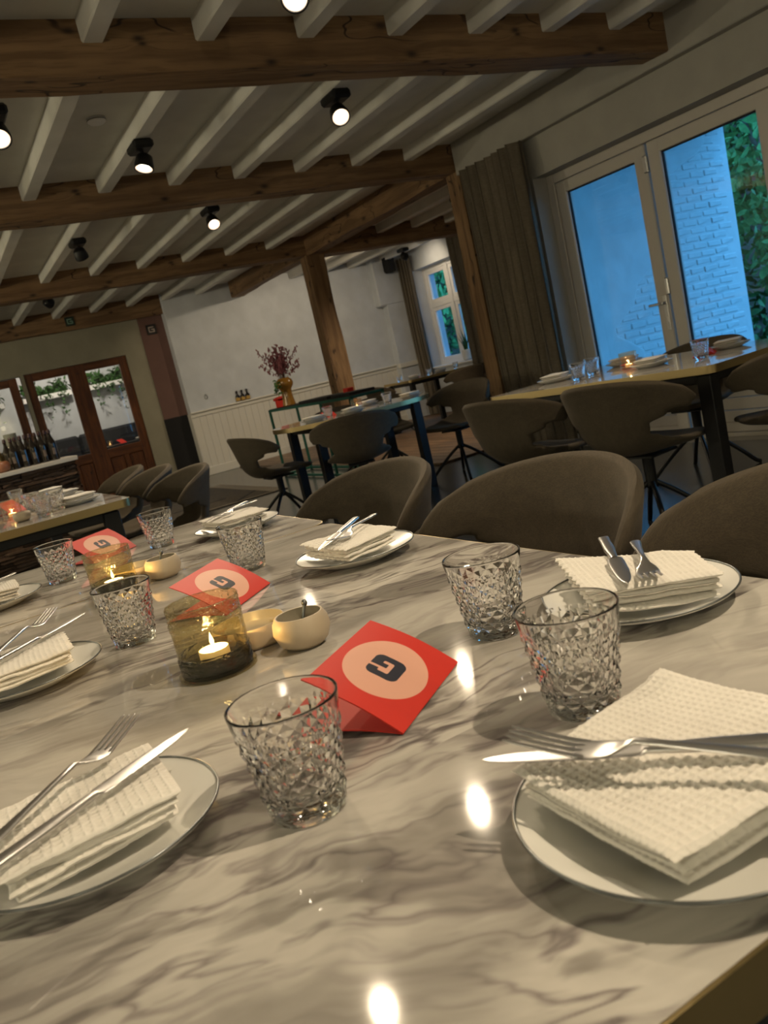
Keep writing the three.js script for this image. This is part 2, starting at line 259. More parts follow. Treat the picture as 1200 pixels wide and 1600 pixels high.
// beams and posts
function beamG(len, h, d, seed, ax) {                              // along x, bottom at y = 0, centred
  const r = rng(seed), o = r() * 50, nx = Math.round(len * 5);
  const ring = [[-1, 0.06], [-0.9, 0], [0.9, 0], [1, 0.06], [1, 0.5], [1, 1], [-1, 1], [-1, 0.5]];
  const g = grid(nx, ring.length, (u, v) => { const k = Math.round(v * ring.length) % ring.length, [z, y] = ring[k]; const n = (q) => (fbm(u * len * 1.6 + o, q * 3.1 + o, 3) - 0.5) * 0.035; return [(u - 0.5) * len, y * h + (y < 0.2 ? n(1 + z) : 0), z * d / 2 + (y < 0.9 ? n(5 + z) : 0)]; });
  const e = (x) => { const s = new THREE.Shape(ring.map(([z, y]) => new THREE.Vector2(z * d / 2 * 0.99, y * h))); const q = new THREE.ShapeGeometry(s); q.rotateY(Math.PI / 2); q.translate(x, 0, 0); return q; };
  let m = merge([g, e(len / 2 - 0.005), e(-len / 2 + 0.005)]); m = boxUV(m, 0); const uv = m.attributes.uv; for (let i = 0; i < uv.count; i++) { uv.setX(i, uv.getX(i) + o); uv.setY(i, uv.getY(i) + o * 0.3); }
  m = toCreasedNormals(m, 0.6); if (ax === 'z') m.rotateY(Math.PI / 2); if (ax === 'y') { m.translate(0, -h / 2, 0); m.rotateZ(Math.PI / 2); } return m;
}
M.beam.side = THREE.DoubleSide;
const beam = (x0, x1, y, z, h, d, seed, label) => { const m = single('ceiling_beam', beamG(x1 - x0, h, d, seed), M.beam, label, 'beam'); m.position.set((x0 + x1) / 2, y, z); return m; };
beam(XL, 4.87, 2.61, -4.115, 0.235, 0.235, 11, 'nearest rough timber beam crossing the top of the photo');
beam(XL, 4.98, 2.61, -6.61, 0.235, 0.235, 12, 'second rough timber beam, ending on the corner post beside the curtain');
beam(XL, 4.95, 2.60, -9.99, 0.245, 0.22, 13, 'third timber beam, running left from the head of the free-standing post');
beam(XL, 4.95, 2.56, -13.04, 0.285, 0.2, 14, 'farthest timber beam lying along the top of the wall above the wooden doors');
beam(5.0, XE + 0.1, 2.58, -9.99, 0.265, 0.22, 15, 'timber beam over the alcove tables, right of the free-standing post');
{ const m = single('ceiling_beam', beamG(6.22, 0.24, 0.21, 16, 'z'), M.beam, 'long timber beam running away over both posts between room and alcove', 'beam'); m.position.set(4.985, 2.602, (ZS + 0.06 - 12.82) / 2); }
{ const m = single('timber_post', beamG(2.61, 0.2, 0.2, 17, 'y'), M.beam, 'timber corner post between the curtain and the alcove opening', 'post'); m.position.set(4.975, 1.305, -6.57); }
{ const m = single('timber_post', beamG(2.61, 0.25, 0.2, 18, 'y'), M.beam, 'free-standing timber post in the middle of the room behind the oval table', 'post'); m.position.set(4.99, 1.305, -9.98); }

// ------------------------------------------------------------------ garden doors (right)
{
  const X0 = 5.08, X1 = 5.15, d = structGroup('door_1');
  part('frame', [bb(X0 - 0.01, 0, -2.62, X1 + 0.02, 2.26, -2.70), bb(X0 - 0.01, 0, -5.5, X1 + 0.02, 2.26, -5.58), bb(X0 - 0.008, 2.187, -2.63, X1 + 0.018, 2.258, -5.57), bb(X0 - 0.02, 0, -2.62, X1 + 0.03, 0.03, -5.58)], M.upvc, d);
  for (const [z0, z1, hand] of [[-5.5, -4.53, 1], [-4.51, -3.5, 0], [-3.48, -2.7, 0]]) {
    const leaf = part('leaf', [bb(X0, 0.03, z0, X1, 2.185, z0 + 0.115, 0.008, 1), bb(X0, 0.03, z1 - 0.115, X1, 2.185, z1, 0.008, 1), bb(X0 + 0.002, 2.09, z0 + 0.1, X1 - 0.002, 2.183, z1 - 0.1, 0.004), bb(X0 + 0.002, 0.46, z0 + 0.1, X1 - 0.002, 0.56, z1 - 0.1, 0.004), bb(X0 + 0.002, 0.032, z0 + 0.1, X1 - 0.002, 0.1, z1 - 0.1, 0.004)], M.upvc, d);
    part('pane', bb(X0 + 0.03, 0.555, z0 + 0.11, X0 + 0.034, 2.095, z1 - 0.11, 0.0005), M.pane, leaf);
    part('gasket', [bb(X0 + 0.018, 0.555, z0 + 0.108, X0 + 0.04, 2.095, z0 + 0.122, 0.002), bb(X0 + 0.018, 2.08, z0 + 0.11, X0 + 0.04, 2.094, z1 - 0.11, 0.002), bb(X0 + 0.018, 0.555, z1 - 0.122, X0 + 0.04, 2.095, z1 - 0.108, 0.002)], M.rubber, leaf);
    for (let k = 0; k < 4; k++) part('kick_board', bb(X0 + 0.012, 0.1 + k * 0.091, z0 + 0.11, X1 - 0.01, 0.1 + k * 0.091 + 0.087, z1 - 0.11, 0.006), M.upvc, leaf);
    if (hand) { part('lock_plate', bb(X0 - 0.008, 0.84, z1 - 0.05, X0 + 0.002, 1.1, z1 - 0.015, 0.003), M.steel, leaf); part('handle', [bb(X0 - 0.05, 1.035, z1 - 0.16, X0 - 0.034, 1.053, z1 - 0.028, 0.004), bb(X0 - 0.05, 1.035, z1 - 0.044, X0, 1.053, z1 - 0.022, 0.004), bb(X0 - 0.01, 0.9, z1 - 0.04, X0 - 0.006, 0.94, z1 - 0.026, 0.002)], M.steel, leaf); part('hinge', [bb(X0 - 0.02, 1.98, z1 - 0.02, X0 + 0.01, 2.1, z1 + 0.02, 0.006), bb(X0 - 0.02, 1.1, z1 + 0.0, X0 + 0.01, 1.22, z1 + 0.03, 0.006)], M.steel, leaf); }
  }
}
// ------------------------------------------------------------------ alcove window
{
  const X0 = 8.24, X1 = 8.31, w = structGroup('window_1'), z0 = -12.5, z1 = -11.06, zm = -11.78;
  part('frame', [bb(X0, 0.82, z0, X1, 2.48, z0 + 0.07), bb(X0, 0.82, z1 - 0.07, X1, 2.48, z1), bb(X0 + 0.002, 2.41, z0 + 0.06, X1 - 0.002, 2.478, z1 - 0.06), bb(X0 + 0.002, 0.822, z0 + 0.06, X1 - 0.002, 0.89, z1 - 0.06), bb(X0 + 0.002, 1.8, z0 + 0.06, X1 - 0.002, 1.88, z1 - 0.06), bb(X0 - 0.015, 0.824, zm - 0.045, X1 - 0.001, 2.476, zm + 0.045)], M.sash, w);
  for (const [a, b, y0, y1] of [[z0 + 0.07, zm - 0.045, 0.89, 1.8], [zm + 0.045, z1 - 0.07, 0.89, 1.8], [z0 + 0.07, zm - 0.045, 1.88, 2.41], [zm + 0.045, z1 - 0.07, 1.88, 2.41]]) {
    const c = part('casement', [bb(X0 + 0.01, y0, a, X1 - 0.01, y1, a + 0.06), bb(X0 + 0.01, y0, b - 0.06, X1 - 0.01, y1, b), bb(X0 + 0.012, y0, a + 0.05, X1 - 0.012, y0 + 0.06, b - 0.05), bb(X0 + 0.012, y1 - 0.06, a + 0.05, X1 - 0.012, y1, b - 0.05)], M.sash, w);
    part('pane', bb(X0 + 0.03, y0 + 0.055, a + 0.055, X0 + 0.034, y1 - 0.055, b - 0.055, 0.0005), M.pane, c);
  }
  part('sill', bb(XE - 0.05, 0.79, z0 - 0.05, X0 + 0.02, 0.825, z1 + 0.05, 0.008), M.sash, w);
}
// ------------------------------------------------------------------ curtains
function curtainG(len, h, folds, depth, seed) {                    // hangs in the x-y plane, pleats along z, base at y = 0
  const r = rng(seed), ph = Array.from({ length: 6 }, () => r() * 6.28), th = 0.004;
  const f = (u, v, side) => { const fl = folds * (u + 0.012 * Math.sin(v * 5 + ph[0])), a = depth * (0.5 + 0.25 * v + 0.25 * Math.sin(u * 9 + ph[1])); const x = u * len + 0.01 * Math.sin(v * 7 + ph[2]) + 0.02 * Math.sin(fl * 6.283 * 2 + ph[3]) * (1 - v * 0.3), z = a * Math.sin(fl * 6.283) + 0.02 * (1 - v) * Math.sin(u * 14 + ph[4]); return [x, v * h, z + side * th]; };
  const a = grid(folds * 14, 24, (u, v) => f(u, v, 1), (u, v) => [u * len * 1.8, v * h]), b = flip(grid(folds * 14, 24, (u, v) => f(u, v, -1), (u, v) => [u * len * 1.8, v * h]));
  return merge([a, b]);
}
M.curtain.side = THREE.DoubleSide;
function curtain(label, [x, y, z], turn, len, h, folds, seed) { const m = single('curtain', curtainG(len, h, folds, folds > 5 ? 0.07 : 0.045, seed), M.curtain, label, 'curtain'); m.position.set(x, y, z); m.rotation.y = turn; return m; }
curtain('grey brown floor-length curtain left of the glazed garden doors', [4.79, 0.01, -6.28], -Math.PI / 2, 0.78, 2.545, 7, 3);
curtain('narrow taupe curtain on the left side of the alcove window', [7.93, 0.03, -12.80], -Math.PI / 2, 0.42, 2.70, 5, 5);
curtain('pale taupe curtain on the right side of the alcove window', [7.93, 0.03, -11.12], -Math.PI / 2, 0.42, 2.70, 5, 6);

// ------------------------------------------------------------------ outside
struct('ground_outside', bb(XE + 0.45, -0.25, 12, 40, -0.05, -40, 0.002), M.paving);
struct('ground_terrace', bb(XR + 0.3, -0.25, 12, XE + 0.5, -0.05, ZS + 0.2, 0.002), M.paving);
{
  const zb = ZS + 0.20, w = structGroup('wall_exterior'), x1 = XE + 0.46;
  part('masonry', bb(XR + 0.31, -0.1, ZS + 0.1, x1 - 0.004, 5.2, zb, 0.004), M.brick, w);
  const edge = (y) => 6.62 + 1.55 * sstep(y, 0.7, 3.2) + 0.18 * Math.sin(y * 5.1) + 0.1 * Math.sin(y * 13);
  const s = new THREE.Shape(); s.moveTo(XR + 0.31, -0.1); for (let y = -0.1; y <= 5.2; y += 0.1) s.lineTo(Math.min(edge(y), x1 - 0.01), y); s.lineTo(XR + 0.31, 5.2); s.closePath();
  const pl = new THREE.ExtrudeGeometry(s, { depth: 0.012, bevelEnabled: true, bevelSize: 0.02, bevelThickness: 0.008, bevelSegments: 2 }); pl.translate(0, 0, zb); part('render_coat', boxUV(pl), M.brick, w);
  const r = rng(21), gs = Array.from({ length: 6 }, (_, k) => { const g = cbox(0.208 + 0.008 * (k % 3), 0.066 + 0.004 * (k % 2), 0.03, 0, 0, 0, 0.011 + 0.003 * (k % 2)); const p = g.attributes.position, q = rng(k + 90); const map = {}; for (let i = 0; i < p.count; i++) { const key = [p.getX(i), p.getY(i), p.getZ(i)].map((e) => e.toFixed(3)).join(); const o = map[key] ??= [q() - 0.5, q() - 0.5, q() - 0.5]; p.setXYZ(i, p.getX(i) + o[0] * 0.014, p.getY(i) + o[1] * 0.012, p.getZ(i) + o[2] * 0.01); } g.computeVertexNormals(); return g; });
  for (let row = 6; row < 40; row++) for (let k = 0; k < 11; k++) {
    const y = 0.04 + row * 0.083, x = 6.3 + k * 0.222 + (row % 2) * 0.111; if (x < edge(y) - 0.12 || x > x1 - 0.11) continue;
    const m = part('brick', gs[Math.floor(r() * 6)], M.brick, w); m.position.set(x + (r() - 0.5) * 0.012, y + (r() - 0.5) * 0.008, zb - 0.0095 + r() * 0.004); m.rotation.z = (r() - 0.5) * 0.03;
  }
}
const leafG = (() => { const s = new THREE.Shape(); s.moveTo(0, 0); s.quadraticCurveTo(0.45, 0.35, 0, 1); s.quadraticCurveTo(-0.45, 0.35, 0, 0); const g = new THREE.ShapeGeometry(s, 4); const p = g.attributes.position; for (let i = 0; i < p.count; i++) p.setZ(i, Math.abs(p.getX(i)) * 0.5 - p.getY(i) * p.getY(i) * 0.2); g.computeVertexNormals(); return g; })();
function foliage(name, parent, n, fn, mat) {                        // fn(rand) -> [x,y,z,size]
  const r = rng(n + 3), im = new THREE.InstancedMesh(leafG, mat, n), m = new THREE.Matrix4(), q = new THREE.Quaternion();
  for (let i = 0; i < n; i++) { const [x, y, z, s] = fn(r); q.setFromEuler(new THREE.Euler(r() * 6.28, r() * 6.28, r() * 6.28)); m.compose(V3(x, y, z), q, V3(s, s, s)); im.setMatrixAt(i, m); }
  im.name = name; im.userData.kind = 'stuff'; parent.add(im); return im;
}
function tree(label, [x, y, z], rad, h, n, size, name = 'tree', mat = M.leaf) {
  const t = thing(name, label, name === 'tree' ? 'tree' : 'shrub', [x, y, z]);
  part('trunk', [tube([[0, 0, 0], [0.08, h * 0.3, 0.05], [-0.05, h * 0.6, 0], [0.05, h * 0.85, 0.04]], 0.07, 10), tube([[0, h * 0.3, 0], [0.3, h * 0.5, 0.2], [0.5, h * 0.75, 0.3]], 0.035, 8), tube([[0, h * 0.4, 0], [-0.3, h * 0.6, -0.2], [-0.5, h * 0.8, -0.1]], 0.035, 8)], M.bark, t);
  foliage('foliage', t, n, (r) => { const a = r() * 6.283, b = Math.acos(2 * r() - 1), q = Math.pow(r(), 0.4) * rad * (0.75 + 0.4 * vnoise(a * 2, b * 3)); return [Math.sin(b) * Math.cos(a) * q, h * 0.58 + Math.cos(b) * q * h * 0.5 / rad, Math.sin(b) * Math.sin(a) * q, size * (0.6 + 0.8 * r())]; }, mat);
}
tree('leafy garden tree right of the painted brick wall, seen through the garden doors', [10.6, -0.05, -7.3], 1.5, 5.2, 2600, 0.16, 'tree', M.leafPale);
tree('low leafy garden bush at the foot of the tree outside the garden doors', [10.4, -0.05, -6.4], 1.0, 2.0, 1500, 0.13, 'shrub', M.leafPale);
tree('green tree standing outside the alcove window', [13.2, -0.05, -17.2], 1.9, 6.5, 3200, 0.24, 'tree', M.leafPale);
{ // clipped hedge closing the garden
  const hd = thing('garden_hedge', 'tall dark green garden hedge behind the tree outside the garden doors', 'hedge', [12.6, -0.05, -9.6]);
  part('stems', bb(-3.9, 0, -0.3, 3.9, 4.6, 0.3, 0.1), M.bark, hd);
  const h2 = thing('garden_hedge', 'tall green garden hedge behind the tree outside the alcove window', 'hedge', [18.5, -0.05, -23.4]);
  part('stems', bb(-3.6, 0, -0.3, 3.6, 6.6, 0.3, 0.1), M.bark, h2);
  foliage('foliage', h2, 3600, (r) => [(r() - 0.5) * 7.4, r() * 6.9, 0.25 + r() * 0.4, 0.2 + r() * 0.14], M.leaf);
  foliage('foliage', hd, 5200, (r) => [(r() - 0.5) * 8.1, r() * 4.9, 0.25 + r() * 0.3, 0.14 + r() * 0.1], M.leaf);
}
{
  const h = thing('garden_house', 'blue grey house standing in the dusk outside the alcove window', 'house', [13.6, -0.05, -28.9]);
  part('wall', bb(-3.5, 0, -4, 3.5, 6.5, 4, 0.02), std([0.11, 0.11, 0.12], { roughness: 0.9 }), h);
  part('roof', (() => { const s = new THREE.Shape([[-4, 6.5], [4, 6.5], [0, 9.2]].map((p) => new THREE.Vector2(...p))); const g = new THREE.ExtrudeGeometry(s, { depth: 8.6, bevelEnabled: false }); g.translate(0, 0, -4.3); return boxUV(g); })(), M.bark, h);
  for (const [x, y] of [[-2, 1], [1, 1], [-2, 4], [1, 4]]) part('window', bb(x, y, 3.98, x + 1, y + 1.5, 4.05, 0.01), M.sash, h);
}
// ------------------------------------------------------------------ wooden glazed doors and the room behind
function woodDoor(n, x0, x1, top, panes) {
  const d = structGroup(n), z0 = ZF - 0.09, z1 = ZF - 0.03, y0 = 0.77, y1 = top - 0.11;
  const xs = [x0, ...panes.flat(), x1];
  for (let k = 0; k < xs.length; k += 2) part('stile', bb(xs[k], 0, z0, xs[k + 1], top, z1, 0.004, 1), M.doorWood, d);
  panes.forEach(([a, b]) => {
    part('rail', [bb(a, y1, z0, b, top, z1, 0.004), bb(a, y0 - 0.14, z0, b, y0, z1, 0.004), bb(a, 0, z0, b, 0.16, z1, 0.004)], M.doorWood, d);
    part('pane', bb(a, y0, z0 + 0.02, b, y1, z0 + 0.026, 0.0005), M.pane, d);
    const mid = (a + b) / 2; part('muntin', bb(mid - 0.035, 0.16, z0, mid + 0.035, y0 - 0.14, z1, 0.004, 1), M.doorWood, d);
    for (const [p, q] of [[a, mid - 0.035], [mid + 0.035, b]]) part('panel', bb(p, 0.16, z0 + 0.015, q, y0 - 0.14, z1 - 0.02, 0.01, 1), M.doorWood, d);
  });
}
woodDoor('door_2', 1.62, 3.11, 2.07, [[1.735, 2.225], [2.475, 2.985]]);
woodDoor('door_3', 0.73, 1.515, 2.05, [[0.85, 1.40]]);
{
  struct('wall_back_room', bb(-1.5, 0, -16.45, 5.2, H, -16.25, 0.004), M.white);
  struct('wall_back_room_right', bb(4.9, 0, -13.3, 5.1, H, -16.3, 0.004), M.white);
  struct('wall_back_room_left', bb(-1.5, 0, -13.3, -1.3, H, -16.3, 0.004), M.white);
  struct('ceiling_back_room', bb(-1.5, H, -13.3, 5.2, H + 0.2, -16.6, 0.004), M.paint);
  const L = thing('ceiling_lamp', 'round opal ceiling lamp of the room behind the wooden doors', 'lamp', [2.6, H, -14.6]);
  part('canopy', lathe([[0, 0], [0.1, 0], [0.1, -0.03], [0, -0.03]], 24), M.blackMetal, L);
  part('globe', (() => { const g = new THREE.SphereGeometry(0.11, 20, 14); g.translate(0, -0.14, 0); return g; })(), M.lens, L);
  const p = new THREE.PointLight(new THREE.Color().setRGB(1, 0.86, 0.7), 6.5); p.position.set(2.6, H - 0.14, -14.6); p.shadow.radius = 5; scene.add(p); p.castShadow = true;
  for (const [x, w, lab, sd] of [[2.28, 0.86, 'white wall shelf of green plants seen through the left glass of the wooden doors', 1], [3.38, 0.74, 'white wall shelf of green plants seen through the right glass of the wooden doors', 2], [1.15, 0.8, 'white wall shelf with trailing plants seen through the glass of the far left door', 3]]) {
    const t = thing('plant_shelf', lab, 'planter', [x, 1.80, -16.14]);
    part('trough', [bb(-w / 2, 0, -0.11, w / 2, 0.025, 0.11, 0.004), bb(-w / 2, 0.02, 0.095, w / 2, 0.09, 0.11, 0.004), bb(-w / 2, 0.02, -0.11, -w / 2 + 0.015, 0.09, 0.11, 0.004), bb(w / 2 - 0.015, 0.02, -0.11, w / 2, 0.09, 0.11, 0.004)], M.sash, t);
    part('soil', bb(-w / 2 + 0.01, 0.02, -0.1, w / 2 - 0.01, 0.07, 0.1, 0.004), M.bark, t);
    const gr = [0.25, 0.55, 0.85];
    foliage('foliage', t, 420, (r) => { const k = Math.floor(r() * 3), up = r() < 0.72, x0 = (gr[k] - 0.55) * w + (r() - 0.5) * 0.26; return up ? [x0, 0.06 + r() * (k === 1 ? 0.13 : 0.24), (r() - 0.5) * 0.2, 0.075 + r() * 0.05] : [(gr[(k + sd) % 3] - 0.55) * w + (r() - 0.5) * 0.14, 0.05 - r() * r() * 0.45, 0.1 + r() * 0.06, 0.05 + r() * 0.04]; }, M.leaf);
  }
  const b = thing('banquette', 'dark navy upholstered bench along the wall behind the wooden doors', 'bench', [2.6, 0, -15.95]);
  part('seat', bb(-2.2, 0.12, -0.2, 2.2, 0.46, 0.35, 0.04), M.navy, b);
  for (let k = 0; k < 4; k++) part('backrest', bb(-2.2 + k * 1.1, 0.44, -0.26, -1.1 + k * 1.1 - 0.01, 1.07, -0.1, 0.04), M.navy, b);
  part('plinth', bb(-2.15, 0, -0.2, 2.15, 0.13, 0.28, 0.004), M.black, b);
}
// ------------------------------------------------------------------ ceiling spots (each carries its own light)
// head turned towards `aim`; lamp body hangs under the joist
const spotParts = (() => {
  const head = lathe([[0, -0.05], [0.03, -0.05], [0.05, -0.035], [0.06, 0.02], [0.06, 0.045], [0.052, 0.045], [0.05, 0.02]], 28);
  const lens = lathe([[0, 0.034], [0.02, 0.036], [0.033, 0.03]], 28), ring = lathe([[0.033, 0.03], [0.042, 0.034], [0.0515, 0.04]], 28); return { head, lens, ring, mount: [cbox(0.13, 0.055, 0.19, 0, -0.0275, 0, 0.014)], yoke: [bb(-0.012, -0.1, -0.012, 0.012, -0.04, 0.012, 0.003)] };
})();
const lensFlip = (() => { const g = spotParts.lens.clone(); return g; })();
M.lens.side = THREE.DoubleSide;
function spot(label, [x, y, z], aim, cd = SPOT_CD, angle = 0.62, group, power = true) {
  const t = thing('ceiling_spot', label, 'spotlight', [x, y, z], 0, group);
  part('mount', spotParts.mount, M.blackMetal, t); part('yoke', spotParts.yoke, M.blackMetal, t);
  const dir = V3(aim[0] - x, aim[1] - (y - 0.12), aim[2] - z).normalize(), q = new THREE.Quaternion().setFromUnitVectors(V3(0, 1, 0), dir);
  const h = part('head', spotParts.head, M.blackMetal, t); h.position.set(0, -0.12, 0); h.quaternion.copy(q);
  part('lens', lensFlip, power ? M.lens : M.rubber, h); part('reflector', spotParts.ring, M.reflector, h);
  if (power) {
    const L = new THREE.SpotLight(WARM, cd, 0, angle, 0.7, 2), at = V3(x, y - 0.12, z).addScaledVector(dir, 0.05);
    L.position.copy(at); L.target.position.copy(at).addScaledVector(dir, 1); L.castShadow = true; L.shadow.radius = 1.2; scene.add(L, L.target);
  }
  return t;
}
const JY = 2.742;
spot('black ceiling spot cut off by the top edge of the photo', [1.85, JY, -3.3], [0.55, 0.76, -1.3], SPOT_CD * 1.0, 0.7);
spot('black ceiling spot with a glowing lens in front of the second beam, left of centre', [1.72, JY, -5.42], [1.05, 0.7, -5.1], SPOT_CD * 2.0, 0.8);
spot('black ceiling spot with a glowing lens between first and second beam, right of centre', [2.80, JY, -4.78], [2.2, 0.7, -3.0], SPOT_CD, 0.7);
spot('black ceiling spot with a lit lens under the joists behind the second beam', [2.80, JY, -7.35], [2.6, 0.6, -5.6], SPOT_CD * 1.5, 0.85);
spot('black ceiling spot turned away, its unlit back showing before the third beam', [1.74, JY, -7.95], [2.7, 0.0, -9.6], SPOT_CD * 1.5, 0.8);
spot('smallest black ceiling spot turned sideways, beyond the third beam', [1.78, JY, -10.45], [2.6, 2.2, -11.2], SPOT_CD * 0.8, 0.5);
spot('black ceiling spot at the left edge of the photo with a glowing lens', [0.80, JY, -4.72], [0.5, 0.76, -3.2], SPOT_CD, 0.7);
spot('ceiling spot in the alcove throwing a scallop of light above the window', [7.35, JY, -11.55], [8.05, 2.35, -11.75], SPOT_CD * 0.25, 0.8);
// spots out of view; those above the table show in its light and reflections
spot('black ceiling spot nearest the photographer, above the marble table', [0.85, JY, -2.5], [0.45, 0.76, -1.3], SPOT_CD * 0.7, 0.7);
spot('black ceiling spot almost straight above the near end of the marble table', [1.18, JY, 0.1], [0.4, 0.76, -0.75], SPOT_CD * 1.6, 0.75);
spot('black ceiling spot over the aisle right of the table', [2.8, JY, -1.8], [2.2, 0.7, -2.9], SPOT_CD, 0.7);
spot('black ceiling spot over the alcove tables', [6.1, JY, -8.2], [5.3, 0.0, -9.0], SPOT_CD * 2.2, 0.95);
spot('unseen black ceiling spot lighting the white panelled wall', [5.72, 2.843, -10.4], [5.8, 1.0, -12.9], SPOT_CD * 1.2, 1.1);  // set out of view behind the beam to brighten the white wall
spot('black ceiling spot over the bar', [0.4, JY, -7.6], [0.9, 0.95, -8.4], SPOT_CD, 0.7);
// wall lamps added outside the frame as soft fill for ceiling and far walls
let fillSconce0;
function fillSconce(label, [x, y, z], turn, cd) {
  let t; if (fillSconce0) t = copyOf(fillSconce0, label, [x, y, z], turn);
  else { t = fillSconce0 = thing('added_wall_lamp', label, 'added wall lamp', [x, y, z], turn); part('plate', cbox(0.02, 0.16, 0.1, 0.01, 0, 0, 0.006), M.brass, t); part('arm', rod([0.015, 0, 0], [0.13, 0, 0], 0.008), M.brass, t); const g = new THREE.SphereGeometry(0.075, 22, 16); g.translate(0.14, 0.05, 0); part('globe', g, M.opal, t); }
  const L = new THREE.PointLight(new THREE.Color().setRGB(1, 0.9, 0.66), cd * 1.7); L.position.set(x + 0.14 * Math.cos(turn), y + 0.05, z - 0.14 * Math.sin(turn)); L.shadow.radius = 3.7; L.castShadow = true; scene.add(L);
}
fillSconce('added brass wall lamp with an opal globe on the left wall beside the table', [XL, 1.75, -2.2], 0, 3);
fillSconce('added brass wall lamp with an opal globe on the left wall, nearer the bar', [XL, 1.75, -5.4], 0, 3);
fillSconce('added brass wall lamp with an opal globe on the left wall beyond the bar', [XL, 1.75, -9.2], 0, 7);
fillSconce('added brass wall lamp with an opal globe on the left wall behind the photographer', [XL, 1.75, 1.2], 0, 3);
fillSconce('added brass wall lamp with an opal globe on the wall behind the photographer, left', [-1.5, 1.75, ZN], Math.PI / 2, 2.5);
fillSconce('added brass wall lamp with an opal globe on the wall behind the photographer, right', [2.6, 1.75, ZN], Math.PI / 2, 2.5);
{  // pendant added out of view as warm fill for the ceiling near the bar
  const t = thing('added_pendant_lamp', 'added fill pendant with a pale globe left of the bar, outside the photo', 'lamp', [-2.8, H, -7.0]);
  part('canopy', lathe([[0.0001, 0], [0.05, 0], [0.05, -0.02], [0.0001, -0.02]], 20), M.blackMetal, t); part('cord', rod([0, -0.02, 0], [0, -0.62, 0], 0.004), M.blackMetal, t);
  const g = new THREE.SphereGeometry(0.1, 22, 16); g.translate(0, -0.7, 0); part('globe', g, M.opal, t);
  const L = new THREE.PointLight(new THREE.Color().setRGB(1, 0.86, 0.5), 4); L.position.set(-2.8, H - 0.7, -7.0); L.shadow.radius = 4.8; L.castShadow = true; scene.add(L);
}
// ------------------------------------------------------------------ furniture builders
const TY = 0.76, TT = 0.035;
function tableTop(w, d, r = 0.04) {                                  // rounded rectangle slab, top at y = 0
  const s = new THREE.Shape(), x = w / 2, z = d / 2; s.moveTo(-x + r, -z); s.lineTo(x - r, -z); s.absarc(x - r, -z + r, r, -Math.PI / 2, 0); s.lineTo(x, z - r); s.absarc(x - r, z - r, r, 0, Math.PI / 2); s.lineTo(-x + r, z); s.absarc(-x + r, z - r, r, Math.PI / 2, Math.PI); s.lineTo(-x, -z + r); s.absarc(-x + r, -z + r, r, Math.PI, Math.PI * 1.5);
  const ex = (sh, h, y) => { const g = new THREE.ExtrudeGeometry(sh, { depth: h, bevelEnabled: false, curveSegments: 14 }); g.rotateX(Math.PI / 2); g.translate(0, y, 0); return g; };
  const out = s.getPoints(14), band = new THREE.Shape(out.map((p) => new THREE.Vector2(p.x * (1 + 0.005 / w), p.y * (1 + 0.005 / d)))); band.holes.push(new THREE.Path(out.map((p) => p.clone()).reverse()));
  return { top: ex(s, TT, 0), band: ex(band, TT, -0.0006) };
}
function table(label, [x, z], w, d, turn = 0, legs = 'corner', r = 0.04, off = [0, 0], group) {
  const t = thing('dining_table', label, 'table', [x, 0, z], turn, group), g = tableTop(w, d, r);
  const top = boxUV(g.top, 0), uv = top.attributes.uv; for (let i = 0; i < uv.count; i++) { uv.setX(i, uv.getX(i) + off[0]); uv.setY(i, uv.getY(i) + off[1]); }
  part('tabletop', top, M.marble, t).position.y = TY; part('edge_band', g.band, M.brass, t).position.y = TY;
  const lx = w / 2 - Math.max(0.09, r * 0.5), lz = d / 2 - Math.max(0.09, r * 0.42), leg = cbox(0.07, TY - TT - 0.012, 0.07, 0, (TY - TT - 0.012) / 2 + 0.001, 0, 0.004, 1);
  for (const sx of [-1, 1]) for (const sz of [-1, 1]) part('leg', leg, M.blackMetal, t).position.set(sx * lx, 0, sz * lz);
  part('apron', [bb(-lx, TY - TT - 0.05, -lz - 0.012, lx, TY - TT - 0.001, -lz + 0.012), bb(-lx, TY - TT - 0.05, lz - 0.012, lx, TY - TT - 0.001, lz + 0.012), bb(-lx - 0.012, TY - TT - 0.05, -lz, -lx + 0.012, TY - TT - 0.001, lz), bb(lx - 0.012, TY - TT - 0.05, -lz, lx + 0.012, TY - TT - 0.001, lz)], M.blackMetal, t);
  return t;
}
